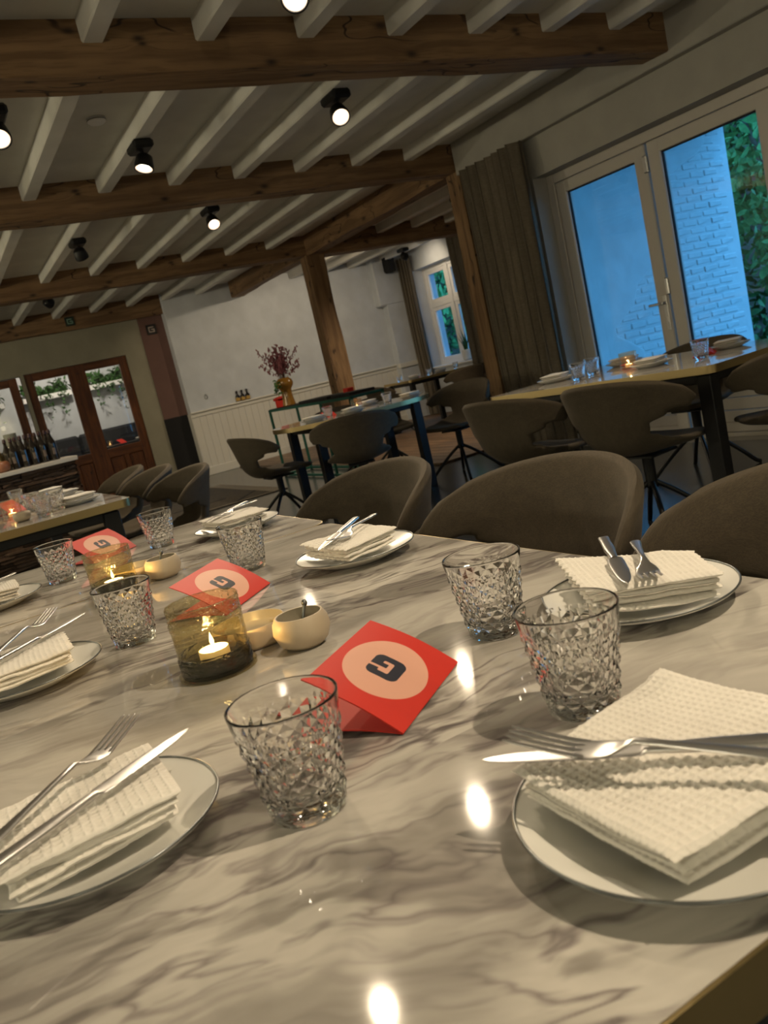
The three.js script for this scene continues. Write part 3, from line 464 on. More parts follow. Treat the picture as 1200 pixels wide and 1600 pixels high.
// shell chair, origin on the floor under the seat, facing +z
const chairShell = (() => {
  const prof = new THREE.CatmullRomCurve3([[0.445, 0.255], [0.44, 0.16], [0.432, 0.02], [0.43, -0.09], [0.447, -0.175], [0.50, -0.232], [0.58, -0.262], [0.67, -0.285], [0.735, -0.302], [0.785, -0.318]].map(([y, z]) => V3(0, y, z)), false, 'centripetal');
  const W = [[0, 0.15], [0.06, 0.215], [0.25, 0.25], [0.42, 0.245], [0.54, 0.215], [0.64, 0.192], [0.74, 0.208], [0.83, 0.30], [0.90, 0.425], [0.95, 0.47], [0.985, 0.43], [1, 0.33]];
  const K = [[0, 0.4], [0.25, 0.9], [0.42, 1.8], [0.56, 3.2], [0.7, 3.2], [0.85, 3.05], [1, 2.95]];
  const T = 0.017, nu = 44, nv = 60;
  const f = (u, v, side) => {
    const s = v, t = u * 2 - 1, p = prof.getPointAt(s), tg = prof.getTangentAt(s), n = V3(0, -tg.z, tg.y); // seat: tg=-z -> n=+y ; back: tg=+y -> n=+z
    const w = curveAt(W, s), k = curveAt(K, s), a = k * w * t, dx = Math.sin(a) / k, dd = (1 - Math.cos(a)) / k;
    const back = sstep(s, 0.55, 0.8), q = p.clone().addScaledVector(n, dd); q.x = dx; q.y -= back * (0.5 * dd + 0.5 * dd * dd);
    const nn = V3(-Math.sin(a), n.y * Math.cos(a), n.z * Math.cos(a)).normalize();
    const e = T * Math.sqrt(Math.max(0, 1 - Math.pow(Math.abs(t), 14))) * Math.sqrt(Math.max(0, 1 - Math.pow(Math.abs(2 * s - 1), 40)));
    return q.addScaledVector(nn, side * e).toArray();
  };
  const wu = (u) => { const t = u * 2 - 1; return 0.5 + 0.5 * Math.sign(t) * (1 - Math.pow(1 - Math.abs(t), 1.5)); }, uvf = (u, v) => [u * 0.8, v * 0.85];
  const wv = (v) => 0.5 - 0.5 * Math.cos(Math.PI * lerp(v, 0.5 + (v - 0.5) * 1, 0)) * (1) * 1, ww = (v) => lerp(v, wv(v), 0.35);
  const inner = grid(nu, nv, (u, v) => f(wu(u), ww(v), 1), uvf), outer = flip(grid(nu, nv, (u, v) => f(wu(u), ww(v), -1), uvf));
  return merge([flip(inner), flip(outer)]);
})();
M.fabric.side = THREE.DoubleSide;
function makeChair(label, x, z, turn, group) {
  const t = thing('shell_chair', label, 'chair', [x, 0, z], turn, group);
  part('shell', chairShell, M.fabric, t);
  part('seat_plate', [cbox(0.2, 0.012, 0.2, 0, 0.402, 0, 0.003), lathe([[0, 0.41], [0.05, 0.41], [0.05, 0.39], [0.028, 0.385], [0.026, 0.25], [0.03, 0.24], [0, 0.235]], 18)], M.blackMetal, t);
  for (let k = 0; k < 4; k++) { const a = Math.PI / 4 + k * Math.PI / 2, c = Math.cos(a), s = Math.sin(a); part('leg', tube([[c * 0.015, 0.265, s * 0.015], [c * 0.1, 0.205, s * 0.1], [c * 0.22, 0.1, s * 0.22], [c * 0.31, 0.012, s * 0.31], [c * 0.325, 0.008, s * 0.325]], 0.0125, 14, 8), M.blackMetal, t); }
  return t;
}
let chair0; const HALF = Math.PI / 2;
function chair(label, x, z, turn, group) { if (!chair0) return (chair0 = makeChair(label, x, z, turn, group)); const c = copyOf(chair0, label, [x, 0, z], turn); delete c.userData.group; if (group) c.userData.group = group; return c; }

// ------------------------------------------------------------------ tableware builders
const tumblerGeo = (() => {
  const N = 15, C = 2 * N, rows = 11, y0 = 0.010, y1 = 0.074, Hh = 0.092, th = 0.0023, R = (y) => 0.0305 + (0.0445 - 0.0305) * Math.pow(y / Hh, 1.15);
  const rings = []; // each: j -> [r, y]
  rings.push(() => [0.0001, 0.0016], () => [0.024, 0.0012], () => [0.028, 0], () => [R(0.004), 0.0012], () => [R(0.006), 0.006]);
  for (let r = 0; r < rows; r++) rings.push((j) => { const y = y0 + (y1 - y0) * r / (rows - 1), peak = (j + r) % 2 === 0, d = r === 0 || r === rows - 1 ? 0.0002 : 0.0014; return [R(y) + (peak ? d : -d * 0.6), y]; });
  rings.push(() => [R(0.078), 0.078], () => [R(0.0895), 0.0895], () => [R(Hh) - 0.0003, 0.0915], () => [R(Hh) - 0.0012, 0.0921], () => [R(Hh) - 0.0021, 0.0915], () => [R(0.09) - th, 0.0895]);
  for (const y of [0.07, 0.05, 0.03]) rings.push(() => [R(y) - th - 0.0004 - (0.08 - y) * 0.02, y]);
  rings.push(() => [R(0.02) - th - 0.003, 0.0165], () => [0.019, 0.0125], () => [0.0001, 0.0115]);
  const P = rings.map((f) => Array.from({ length: C }, (_, j) => { const [r, y] = f(j), a = j / C * Math.PI * 2; return V3(r * Math.cos(a), y, r * Math.sin(a)); }));
  const pos = [], nor = []; const smooth = (i) => i < 5 || i >= 5 + rows;
  const prof = rings.map((f) => f(0)); const smoothN = (i, j) => { const a = prof[Math.max(0, i - 1)], b = prof[Math.min(prof.length - 1, i + 1)]; const tr = b[0] - a[0], ty = b[1] - a[1], l = Math.hypot(tr, ty) || 1, an = j / C * Math.PI * 2; return V3(ty / l * Math.cos(an), -tr / l, ty / l * Math.sin(an)); };
  const tri = (...q) => { const v = q.map(([i, j]) => P[i][(j + C) % C]); const fn = v[1].clone().sub(v[0]).cross(v[2].clone().sub(v[0])); if (fn.length() < 1e-12) return; fn.normalize(); const sm = q.every(([i]) => smooth(i)); q.forEach(([i, j], k) => { pos.push(...v[k].toArray()); nor.push(...(sm ? smoothN(i, j) : fn).toArray()); }); };
  for (let i = 0; i < P.length - 1; i++) for (let j = 0; j < C; j++) {
    const r = i - 5, facet = r >= 0 && r < rows - 1, peak = (j + r) % 2 === 0;
    if (!facet || peak) { tri([i, j], [i + 1, j], [i, j + 1]); tri([i + 1, j + 1], [i, j + 1], [i + 1, j]); } else { tri([i, j], [i + 1, j + 1], [i, j + 1]); tri([i, j], [i + 1, j], [i + 1, j + 1]); }
  }
  const g = new THREE.BufferGeometry(); g.setAttribute('position', new THREE.Float32BufferAttribute(pos, 3)); g.setAttribute('normal', new THREE.Float32BufferAttribute(nor, 3)); return merge([g]);
})();
function tumbler(label, x, z, y = TY, turn = 0, group) { const m = single('tumbler', tumblerGeo, M.glass, label, 'glass', group); m.position.set(x, y + 0.0006, z); m.rotation.y = turn; return m; }

const holderGeoParts = (() => {
  const n = 150, m = 52, R = 0.0485, Hh = 0.09, th = 0.0038;
  const bump = (a, y, k) => { const s = sstep(y, 0.062, 0.01); return (fbm(a * 36 / 6.283, y * 430, 2, 36, 256) - 0.5) * 0.0042 * (0.12 + s * k); };
  const out = (u, v) => { const a = u * Math.PI * 2, y = v * Hh, r = R - 0.001 * sstep(y, 0.006, 0) * 4 + bump(a, y, 1); return [r * Math.cos(a), y, r * Math.sin(a)]; };
  const inn = (u, v) => { const a = u * Math.PI * 2, y = 0.011 + v * (Hh - 0.011), r = R - th + bump(a + 0.4, y, 0.9); return [r * Math.cos(a), y, r * Math.sin(a)]; };
  const ring = (f, g) => grid(n, 4, (u, v) => { const p = f(u), q = g(u), b = Math.sin(v * Math.PI) * 0.0018; return [lerp(p[0], q[0], v), lerp(p[1], q[1], v) + b, lerp(p[2], q[2], v)]; });
  const shell = (y0, y1, rr) => grid(n, 8, (u, v) => { const a = u * Math.PI * 2, y = lerp(y0, y1, v), r = R - rr + bump(a + rr * 400, y, 1); return [r * Math.cos(a), y, r * Math.sin(a)]; });
  const disc = (f, y) => grid(n, 3, (u, v) => { const p = f(u); return [p[0] * (1 - v), lerp(p[1], y, v), p[2] * (1 - v)]; });
  return [flip(grid(n, m, out)), grid(n, m, inn), flip(ring((u) => out(u, 1), (u) => inn(u, 1))), flip(disc((u) => inn(u, 0), 0.011)), disc((u) => out(u, 0), 0.0005)];
})();
const holderGeo = merge(holderGeoParts);
const holderBase = (() => { const n = 120, m = 30, P = [[0.0001, 0.0008], [0.04, 0.0008], [0.0445, 0.003], [0.0453, 0.012], [0.0455, 0.02], [0.0452, 0.028], [0.0445, 0.0295], [0.0437, 0.028], [0.041, 0.02], [0.036, 0.0145], [0.03, 0.0115], [0.0001, 0.0108]];
  const at = (v) => { const q = v * (P.length - 1), i = Math.min(P.length - 2, Math.floor(q)), f = q - i; return [lerp(P[i][0], P[i + 1][0], f), lerp(P[i][1], P[i + 1][1], f)]; };
  return flip(grid(n, m * 2, (u, v) => { const a = u * Math.PI * 2, [r, y] = at(v), b = r > 0.035 ? (fbm(a * 30 / 6.283, y * 420 + (v > 0.55 ? 40 : 0), 2, 30, 256) - 0.5) * 0.0022 : 0; return [(r + b) * Math.cos(a), y, (r + b) * Math.sin(a)]; }, (u, v) => [u, v])); })();
const flameG = (() => { const g = lathe([[0.0001, 0], [0.0028, 0.003], [0.0036, 0.007], [0.0026, 0.013], [0.0001, 0.022]], 14); return g; })();
function candle(label, x, z, mat, y = TY, cd = 0.06) {
  const t = thing('candle_holder', label, 'candle holder', [x, y + 0.0006, z]);
  part('holder', holderGeo, mat, t);
  if (mat === M.smoke) part('base', holderBase, M.smokeBase, t, 'thick darker glass base');
  part('tealight', lathe([[0.0001, 0.0122], [0.0185, 0.0122], [0.019, 0.014], [0.019, 0.029], [0.0175, 0.0285], [0.008, 0.0275], [0.0001, 0.0272]], 28), M.wax, t);
  part('wick', rod([0, 0.027, 0], [0.0006, 0.034, 0], 0.0007), M.black, t);
  const f = part('flame', flameG, M.flame, t); f.position.y = 0.032; f.scale.setScalar(0.8);
  const L = new THREE.PointLight(new THREE.Color().setRGB(1, 0.62, 0.26), cd); L.position.set(x, y + 0.0006 + 0.041, z); L.shadow.radius = 0.15; L.castShadow = true; scene.add(L);
  return t;
}
const plateGeo = { dish: lathe([[0.0001, 0.004], [0.05, 0.004], [0.066, 0.0068], [0.078, 0.0105], [0.1035, 0.0182], [0.1056, 0.0196], [0.1062, 0.0186], [0.1045, 0.0165], [0.08, 0.0072], [0.066, 0.0012], [0.06, 0], [0.056, 0], [0.055, 0.0016], [0.0001, 0.0016]], 72), rim: (() => { const g = new THREE.TorusGeometry(0.1054, 0.0012, 8, 80); g.rotateX(HALF); g.translate(0, 0.0192, 0); return g; })() };
let plate0;
function plate(label, x, z, y = TY, group) {
  if (plate0) { const c = copyOf(plate0, label, [x, y + 0.0006, z], 0); delete c.userData.group; if (group) c.userData.group = group; return c; }
  plate0 = thing('plate', label, 'plate', [x, y + 0.0006, z], 0, group); part('dish', plateGeo.dish, M.china, plate0); part('rim_line', plateGeo.rim, M.rim, plate0, 'thin dark silver rim line'); return plate0;
}
// folded waffle napkin: stacked sheets between four corners (x, z), base y
function napkin(label, corners, y, { layers = 4, th = 0.006, seed = 1, n = 60, disp = 0, peak = 0, group, tilt = [0, 0], fold = 0, sag = 0 } = {}) {
  const r = rng(seed), cx = corners.reduce((s, c) => s + c[0], 0) / 4, cz = corners.reduce((s, c) => s + c[1], 0) / 4, geos = [];
  for (let k = 0; k < layers; k++) {
    const top = k === layers - 1, j = () => (r() - 0.5) * 0.008 + 0, cs = corners.map(([x, z]) => { const q = top ? 1 : 0.935; return [(x - cx) * q + (top ? 0 : (r() - 0.5) * 0.009), (z - cz) * q + (top ? 0 : (r() - 0.5) * 0.009)]; });
    const sz = Math.max(Math.hypot(cs[1][0] - cs[0][0], cs[1][1] - cs[0][1]), 0.05), o = r() * 40, m = top ? n : Math.round(n * 0.6);
    const f = (u, v, side) => {
      const sm = (q) => q, x = lerp(lerp(cs[0][0], cs[1][0], sm(u)), lerp(cs[3][0], cs[2][0], sm(u)), v), z = lerp(lerp(cs[0][1], cs[1][1], sm(u)), lerp(cs[3][1], cs[2][1], sm(u)), v);
      const eu = Math.pow(Math.abs(2 * u - 1), 10), ev = Math.pow(Math.abs(2 * v - 1), 10), e = Math.sqrt(Math.max(0, 1 - eu)) * Math.sqrt(Math.max(0, 1 - ev));
      const d = Math.hypot(x, z), wav = (fbm(u * 3 + o, v * 3 + o, 3) - 0.5) * 0.006 + peak * Math.pow(sstep(u, 0.55, 0) * sstep(v, 0.5, 0), 1) - sag * d * d * 12;
      const wf = disp && side > 0 ? disp * (waffle(u * sz / 0.0068 + wav * 60, v * sz / 0.0068) - 0.3) : disp ? -disp * 0.3 * waffle(u * sz / 0.0068, v * sz / 0.0068) : 0;
      const wob = 0.0016 * Math.sin(v * 60 + o) * Math.pow(Math.abs(2 * u - 1), 8);
      return [x + wob, th * (k * 1.0 + 0.5) + wav + side * th * 0.52 * e + wf * (0.3 + 0.7 * e) + tilt[0] * x + tilt[1] * z, z];
    };
    const us = (q) => 0.5 + 0.5 * Math.sign(q - 0.5) * (1 - Math.pow(1 - Math.abs(2 * q - 1), disp ? 1.08 : 1.35)), uvf = (u, v) => [u * sz, v * sz];
    geos.push(flip(grid(m, m, (u, v) => f(us(u), us(v), 1), uvf)), grid(m, m, (u, v) => f(us(u), us(v), -1), uvf));
  }
  const m = single('napkin', merge(geos), disp ? M.linenFlat : M.linen, label, 'napkin', group); m.position.set(cx, y, cz); return m;
}
M.linen.side = M.linenFlat.side = THREE.DoubleSide;
// cutlery lies along +x: tip at x = 0, handle end at x = L; [x, y, halfWidth, halfThick]
function loft(st, seg = 10) { return grid(seg, st.length - 1, (u, v) => { const [x, y, w, t, z = 0] = st[Math.round(v * (st.length - 1))], a = u * Math.PI * 2, c = Math.cos(a), s = Math.sin(a); return [x, y + Math.sign(s) * Math.pow(Math.abs(s), 0.7) * t, z + Math.sign(c) * Math.pow(Math.abs(c), 0.7) * w]; }); }
const forkGeo = (() => {
  const g = []; for (let k = 0; k < 4; k++) { const z = (k - 1.5) * 0.0062; g.push(loft([[0, 0.0085, 0.0004, 0.0004, z], [0.004, 0.0078, 0.0013, 0.0008, z], [0.02, 0.0045, 0.0016, 0.0009, z], [0.04, 0.0008, 0.0019, 0.001, z], [0.052, -0.001, 0.0024, 0.001, z]])); }
  g.push(loft([[0.044, 0, 0.0095, 0.0002], [0.046, -0.0004, 0.0118, 0.001], [0.056, -0.0012, 0.0122, 0.0011], [0.066, 0.0002, 0.0105, 0.0012], [0.074, 0.003, 0.006, 0.0014], [0.082, 0.0068, 0.0032, 0.0017], [0.1, 0.0056, 0.003, 0.0018], [0.14, 0.003, 0.0042, 0.0017], [0.17, 0.001, 0.0058, 0.0016], [0.188, 0.0005, 0.0066, 0.0015], [0.194, 0.0005, 0.0054, 0.0012], [0.196, 0.0005, 0.0002, 0.0002]], 14)); return merge(g);
})();
const knifeGeo = { blade: loft([[0, 0, 0.0003, 0.0003], [0.006, 0, 0.0035, 0.0005], [0.02, 0, 0.0066, 0.0007], [0.05, 0, 0.0088, 0.0009], [0.09, 0, 0.0092, 0.001], [0.103, 0, 0.0086, 0.0012], [0.107, 0, 0.0042, 0.002]], 12), handle: loft([[0.105, 0, 0.0042, 0.0021], [0.11, 0, 0.0042, 0.0026], [0.15, 0, 0.0068, 0.003], [0.19, 0, 0.0066, 0.003], [0.206, 0, 0.0068, 0.0028], [0.212, 0, 0.0068, 0.002], [0.213, 0, 0.0003, 0.0003]], 14) };
M.steel.side = THREE.DoubleSide;
function lay(o, tip, end) { const d = V3(...end).sub(V3(...tip)); o.position.set(...tip); o.rotation.order = 'YZX'; o.rotation.set(0, -Math.atan2(d.z, d.x), Math.atan2(d.y, Math.hypot(d.x, d.z))); return o; }
function fork(label, tip, end, group) { return lay(single('fork', forkGeo, M.steel, label, 'fork', group), tip, end); }
let knife0;
function knife(label, tip, end, group) {
  let k; if (knife0) { k = copyOf(knife0, label); delete k.userData.group; if (group) k.userData.group = group; } else { k = knife0 = thing('knife', label, 'knife', [0, 0, 0], 0, group); part('blade', knifeGeo.blade, M.steel, k); part('handle', knifeGeo.handle, M.steel, k); }
  return lay(k, tip, end);
}
// folded red card, lying open like a wedge: fold from a to b on the table, upper leaf rising by tilt
const cardTex = (() => {
  const c = document.createElement('canvas'); c.width = 512; c.height = 720; const x = c.getContext('2d');
  x.fillStyle = '#c4230f'; x.fillRect(0, 0, 512, 720);
  x.save(); x.translate(256, 362); x.fillStyle = '#d9a28c'; x.beginPath(); x.ellipse(0, 0, 205, 246, 0, 0, 7); x.fill();
  x.fillStyle = '#15172b'; x.lineJoin = 'round'; x.translate(-82, -92);
  const P = (pts, rr) => { x.beginPath(); pts.forEach(([px, py], i) => { const [ax, ay] = pts[(i + 1) % pts.length], r2 = rr[i] ?? 6; if (i === 0) x.moveTo((px + pts[pts.length - 1][0]) / 2, (py + pts[pts.length - 1][1]) / 2); x.arcTo(px, py, ax, ay, r2); }); x.closePath(); x.fill(); };
  // block letter: thick spine left, cut right side, bar with a spur
  P([[0, 0], [164, 0], [164, 66], [112, 66], [112, 44], [56, 44], [56, 140], [112, 140], [112, 118], [80, 118], [80, 84], [164, 84], [164, 184], [0, 184]], [44, 40, 4, 4, 8, 10, 10, 8, 4, 4, 4, 4, 40, 44]);
  x.restore();
  const t = new THREE.CanvasTexture(c); t.colorSpace = THREE.SRGBColorSpace; t.magFilter = THREE.LinearFilter; return t;
})();
const cardMat = std([1, 1, 1], { map: cardTex, roughness: 0.55 });
function card(label, a, b, D, tiltDeg, printed, back = 1, group) {   // a, b: fold ends [x, z]
  const A = V3(a[0], 0, a[1]), B = V3(b[0], 0, b[1]), w = A.distanceTo(B), e = B.clone().sub(A).normalize(), n = V3(-e.z, 0, e.x).multiplyScalar(back), t = THREE.MathUtils.degToRad(tiltDeg);
  const o = thing('menu_card', label, 'card', [a[0], TY + 0.0006, a[1]], 0, group), th = 0.0012;
  const leaf = (up, y0) => { const g = []; const d = V3(n.x * Math.cos(up), Math.sin(up), n.z * Math.cos(up)), nn = d.clone().cross(e).normalize(); if (nn.y < 0) nn.negate(); return { at: (u, v, k) => e.clone().multiplyScalar(u * w).addScaledVector(d, v * D + 0.0001).addScaledVector(nn, k * th + y0).addScaledVector(nn, 0.004 * Math.sin(v * Math.PI) * (up > 0 ? 1 : 0)) }; };
  const slab = (L) => { const f = (k) => (u, v) => L.at(u, v, k).toArray(); const top = grid(8, 10, f(1), (u, v) => [v, u]), bot = grid(8, 10, f(0)); const nrm = top.attributes.normal.getY(20) > 0; return [nrm ? top : flip(top), nrm ? flip(bot) : bot, grid(8, 1, (u, v) => L.at(u, 1, v).toArray()), grid(10, 1, (u, v) => L.at(0, u, v).toArray()), grid(10, 1, (u, v) => L.at(1, u, v).toArray())]; };
  const up = slab(leaf(t, 0.0)), lo = slab(leaf(0.012, 0));
  part('front_leaf', up[0], printed ? cardMat : M.red, o, printed ? 'red leaf with a dark block letter in a pink oval' : undefined);
  part('inner_leaf', [...up.slice(1)], M.redIn, o); part('back_leaf', lo, M.redIn, o); return o;
}
M.red.side = M.redIn.side = cardMat.side = THREE.DoubleSide;
const bowlGeo = (R, h, th = 0.004) => [lathe([[0.0001, 0], [R * 0.62, 0], [R * 0.84, h * 0.16], [R, h * 0.5], [R * 0.96, h * 0.8], [R * 0.84, h * 0.985], [R * 0.80, h], [R * 0.77, h * 0.985]], 40), lathe([[R * 0.77, h * 0.985], [R * 0.86, h * 0.8], [R * 0.9, h * 0.5], [R * 0.72, h * 0.2], [R * 0.4, h * 0.12], [0.0001, h * 0.11]], 40)];
const dishGeo = (R, h) => [lathe([[0.0001, 0], [R * 0.93, 0], [R * 0.98, h * 0.15], [R, h * 0.6], [R * 0.985, h], [R * 0.955, h * 1.0]], 48), lathe([[R * 0.955, h], [R * 0.94, h * 0.6], [R * 0.88, h * 0.2], [0.0001, h * 0.16]], 48)];
M.ceramic.side = M.ceramicIn.side = THREE.DoubleSide;
function bowl(label, x, z, geo, y = TY, group) { const t = thing('bowl', label, 'bowl', [x, y + 0.0006, z], 0, group); part('body', geo[0], M.ceramic, t); part('inside', geo[1], M.ceramicIn, t); return t; }

// ------------------------------------------------------------------ our marble table and what stands on it
table('nearest white marble table with a thin brass edge, filling the lower half of the photo', [0.328, -1.005], 0.844, 1.475, 0, 'corner', 0.03, [0.78, 0.78]);
table('small marble table joined to the far end of the nearest table behind a thin seam', [0.335, -2.085], 0.85, 0.67, 0, 'corner', 0.05, [0.5, 1.05]);

plate('white rimmed plate under the largest napkin at the right of the nearest table', 0.348, -0.365);
plate('white rimmed plate cut off by the left edge beside the nearest glass', 0.035, -0.692);
plate('white rimmed plate under the napkin with upright cutlery handles at the right edge', 0.633, -0.672);
plate('white rimmed plate at the far side of the nearest table, before the middle bucket chairs', 0.608, -1.315);
plate('white rimmed plate at the left edge just before the table seam', 0.045, -1.262);
plate('smallest white rimmed plate at the far right corner of the joined small table', 0.632, -2.015);
plate('white rimmed plate cut off by the left edge beyond the table seam', 0.05, -1.99);

napkin('largest white waffle napkin, folded, under a crossed fork and knife at right', [[0.446, -0.466], [0.457, -0.292], [0.272, -0.297], [0.277, -0.440]], 0.7755, { layers: 4, th: 0.0066, seed: 2, n: 190, disp: 0.0022, sag: -0.02 });
napkin('folded white waffle napkin on the plate cut off by the left edge, nearest the viewer', [[0.106, -0.756], [0.102, -0.632], [-0.034, -0.612], [-0.034, -0.735]], 0.7755, { layers: 4, th: 0.0066, seed: 3, n: 170, disp: 0.0022, sag: -0.01 });
napkin('folded white waffle napkin with cutlery handles standing over it at the right edge', [[0.625, -0.795], [0.708, -0.655], [0.648, -0.565], [0.553, -0.66]], 0.7755, { layers: 4, th: 0.0068, seed: 4, n: 110, disp: 0.002, sag: -0.03 });
napkin('folded white napkin on the far plate before the middle bucket chairs', [[0.535, -1.385], [0.668, -1.39], [0.678, -1.272], [0.55, -1.225]], 0.7755, { layers: 4, th: 0.0066, seed: 5, n: 100, disp: 0.0018, sag: -0.02 });
napkin('folded white napkin at the left edge just before the table seam', [[-0.02, -1.335], [0.115, -1.335], [0.11, -1.205], [-0.03, -1.19]], 0.7755, { layers: 4, th: 0.0066, seed: 6, n: 100, disp: 0.002, sag: -0.02 });
napkin('smallest folded white napkin on the far right corner of the joined table', [[0.56, -2.09], [0.70, -2.08], [0.70, -1.95], [0.57, -1.94]], 0.7755, { layers: 4, th: 0.0066, seed: 7, n: 60, sag: -0.02 });
napkin('folded white napkin cut off by the left edge beyond the table seam', [[-0.02, -2.06], [0.11, -2.06], [0.11, -1.93], [-0.02, -1.92]], 0.7755, { layers: 4, th: 0.0066, seed: 8, n: 60 });

fork('steel fork crossing a knife on the largest napkin at right', [0.277, 0.8215, -0.436], [0.386, 0.8180, -0.262]);
knife('steel knife under the fork on the largest napkin at right', [0.266, 0.8095, -0.455], [0.402, 0.8140, -0.30]);
fork('steel fork on the napkin at the left edge nearest the viewer', [0.102, 0.8165, -0.772], [-0.042, 0.8110, -0.645]);
knife('steel knife on the napkin at the left edge nearest the viewer', [0.136, 0.8110, -0.72], [-0.048, 0.8110, -0.61]);
knife('steel knife with a blue-glinting handle on the napkin at the right edge', [0.574, 0.8115, -0.622], [0.676, 0.8085, -0.755]);
fork('steel fork with a blue-glinting handle on the napkin at the right edge', [0.575, 0.8135, -0.588], [0.684, 0.8085, -0.715]);
fork('steel fork on the far napkin before the middle bucket chairs', [0.545, 0.8095, -1.262], [0.682, 0.8125, -1.372]);
knife('steel knife on the far napkin before the middle bucket chairs', [0.518, 0.8085, -1.262], [0.655, 0.8125, -1.395]);
fork('steel fork on the left napkin just before the table seam', [0.118, 0.8145, -1.43], [0.012, 0.8085, -1.285]);
knife('steel knife on the left napkin just before the table seam', [0.156, 0.8105, -1.368], [-0.01, 0.8095, -1.222]);
knife('steel knife on the smallest napkin at the far corner of the joined table', [0.548, 0.8075, -1.99], [0.70, 0.8095, -2.12]);
fork('steel fork on the smallest napkin at the far corner of the joined table', [0.568, 0.8095, -1.97], [0.71, 0.8095, -2.08]);
fork('steel fork on the left edge napkin beyond the table seam', [0.02, 0.8105, -1.9], [0.11, 0.8105, -2.06]);

tumbler('nearest diamond-cut tumbler, left of the nearest red card', 0.184, -0.592, TY, 0.1);
tumbler('diamond-cut tumbler right of the nearest red card, standing alone on the marble', 0.501, -0.764, TY, 0.3);
tumbler('large diamond-cut tumbler overlapping the back of the right plate', 0.424, -0.538, TY, 0.2);
tumbler('diamond-cut tumbler between the two candle holders at left', 0.204, -1.282, TY, 0.35);
tumbler('diamond-cut tumbler behind the middle red card', 0.482, -1.525, TY, 0.05);
tumbler('diamond-cut tumbler between the farthest red card and the farthest plate', 0.468, -2.135, TY, 0.4);
tumbler('diamond-cut tumbler left of the farther candle holder', 0.21, -2.06, TY, 0.15);

candle('nearest smoky olive glass candle holder with a burning tealight', 0.246, -1.005, M.smoke, TY, 0.075);
candle('farther smoky olive glass candle holder with a burning tealight', 0.262, -1.7, M.smoke, TY, 0.075);
card('nearest red folded card with a dark block letter in a pink oval', [0.422, -0.729], [0.297, -0.635], 0.105, 31, true);
card('middle red folded card with a dark block letter, behind the nearest candle', [0.455, -1.354], [0.338, -1.245], 0.105, 33, true);
card('farthest red folded card with a dark block letter on the joined table', [0.43, -2.27], [0.305, -2.18], 0.1, 36, true);
bowl('small round cream bowl with a tiny spoon beside the nearest candle', 0.352, -0.972, bowlGeo(0.037, 0.042));
bowl('low wide cream dish behind the small round bowl near the nearest candle', 0.315, -1.068, dishGeo(0.05, 0.028));
bowl('small round cream bowl with a spoon beside the farther candle', 0.365, -1.715, bowlGeo(0.037, 0.042));
bowl('low wide cream dish behind the farther candle', 0.318, -1.80, dishGeo(0.05, 0.028));
const spoonGeo = [rod([0, 0.008, 0], [0.018, 0.05, -0.006], 0.0016, 0.0022), (() => { const g = new THREE.SphereGeometry(0.004, 10, 8); g.scale(1, 1.2, 1); g.translate(0.018, 0.05, -0.006); return g; })()];
for (const [x, z, l] of [[0.349, -0.975, 'tiny dark spoon standing in the small bowl beside the nearest candle'], [0.352, -1.717, 'tiny dark spoon standing in the small bowl beside the farther candle']]) { const m = single('spoon', spoonGeo.map((g) => g.clone()), M.rim, l, 'spoon'); m.position.set(x, TY, z); }
// ------------------------------------------------------------------ chairs
const G1 = 'bucket chairs along our table';
chair('taupe fabric shell chair behind the far plate, second of the big ones from the right', 0.985, -1.47, -HALF + 0.03);
chair('taupe fabric shell chair behind the far plate, smaller, left of the widest one', 0.985, -2.27, -HALF + 0.02);
chair('taupe fabric shell chair cut off by the right edge, behind the standing cutlery', 0.97, -0.75, -HALF - 0.02);
chair('taupe shell chair nearest of three in a row at the brass-edged table on the left', 0.99, -4.46, -HALF);
chair('taupe shell chair in the middle of three in a row at the left brass-edged table', 0.99, -5.22, -HALF);
chair('taupe shell chair farthest of three in a row at the left brass-edged table', 0.99, -5.97, -HALF);
chair('shell chair seen from behind at the window table, left of two', 2.79, -3.52, HALF + 0.1);
chair('dark shell chair seen from behind at the window table, next to the leg', 2.9, -2.86, HALF + 0.12);
chair('shell chair facing the room on the far side of the window table', 4.05, -3.55, -HALF + 0.1);
chair('shell chair on the far side of the window table, cut off by the right edge', 4.15, -2.75, -HALF + 0.1);
chair('shell chair at the near end of the window table, cut off by the right edge', 3.42, -2.42, 2.65);
chair('shell chair in profile at the left end of the oval table, its seat lit', 2.42, -6.32, HALF - 0.05);
chair('shell chair with its back to the viewer in the middle of the oval table', 2.83, -5.64, Math.PI - 0.45);
chair('shell chair under the right half of the oval table, seen below its edge', 3.45, -6.95, -0.1);
chair('dark shell chair on the far side of the oval table, rim above the top', 3.95, -7.15, -0.25);
chair('shell chair at the right end of the oval table, turned to the left', 3.97, -5.99, -1.3);
chair('pale lit shell chair left of the alcove window table', 6.15, -10.9, HALF);
chair('grey shell chair farther left near the alcove window table', 5.75, -11.6, HALF + 0.3);
chair('shell chair at the near side of the alcove window table', 6.9, -10.05, Math.PI);
chair('shell chair right of the alcove window table in front of the curtain', 7.62, -10.45, -HALF);

// ------------------------------------------------------------------ other tables
table('brass-edged marble table beyond ours at the left, with black underframe', [0.33, -5.05], 0.86, 2.45, 0, 'corner', 0.05, [0.6, 1.3]);
table('brass-edged marble table in front of the glazed garden doors', [3.38, -3.25], 0.95, 1.42, 0.11, 'corner', 0.04, [0.9, 0.9]);
table('marble table with rounded ends in front of the free-standing post', [3.16, -6.27], 1.34, 0.95, -0.04, 'corner', 0.45, [0.8, 0.7]);
table('brass-edged table below the alcove window', [6.85, -10.95], 1.0, 0.8, 0, 'corner', 0.06, [0.7, 0.6]);

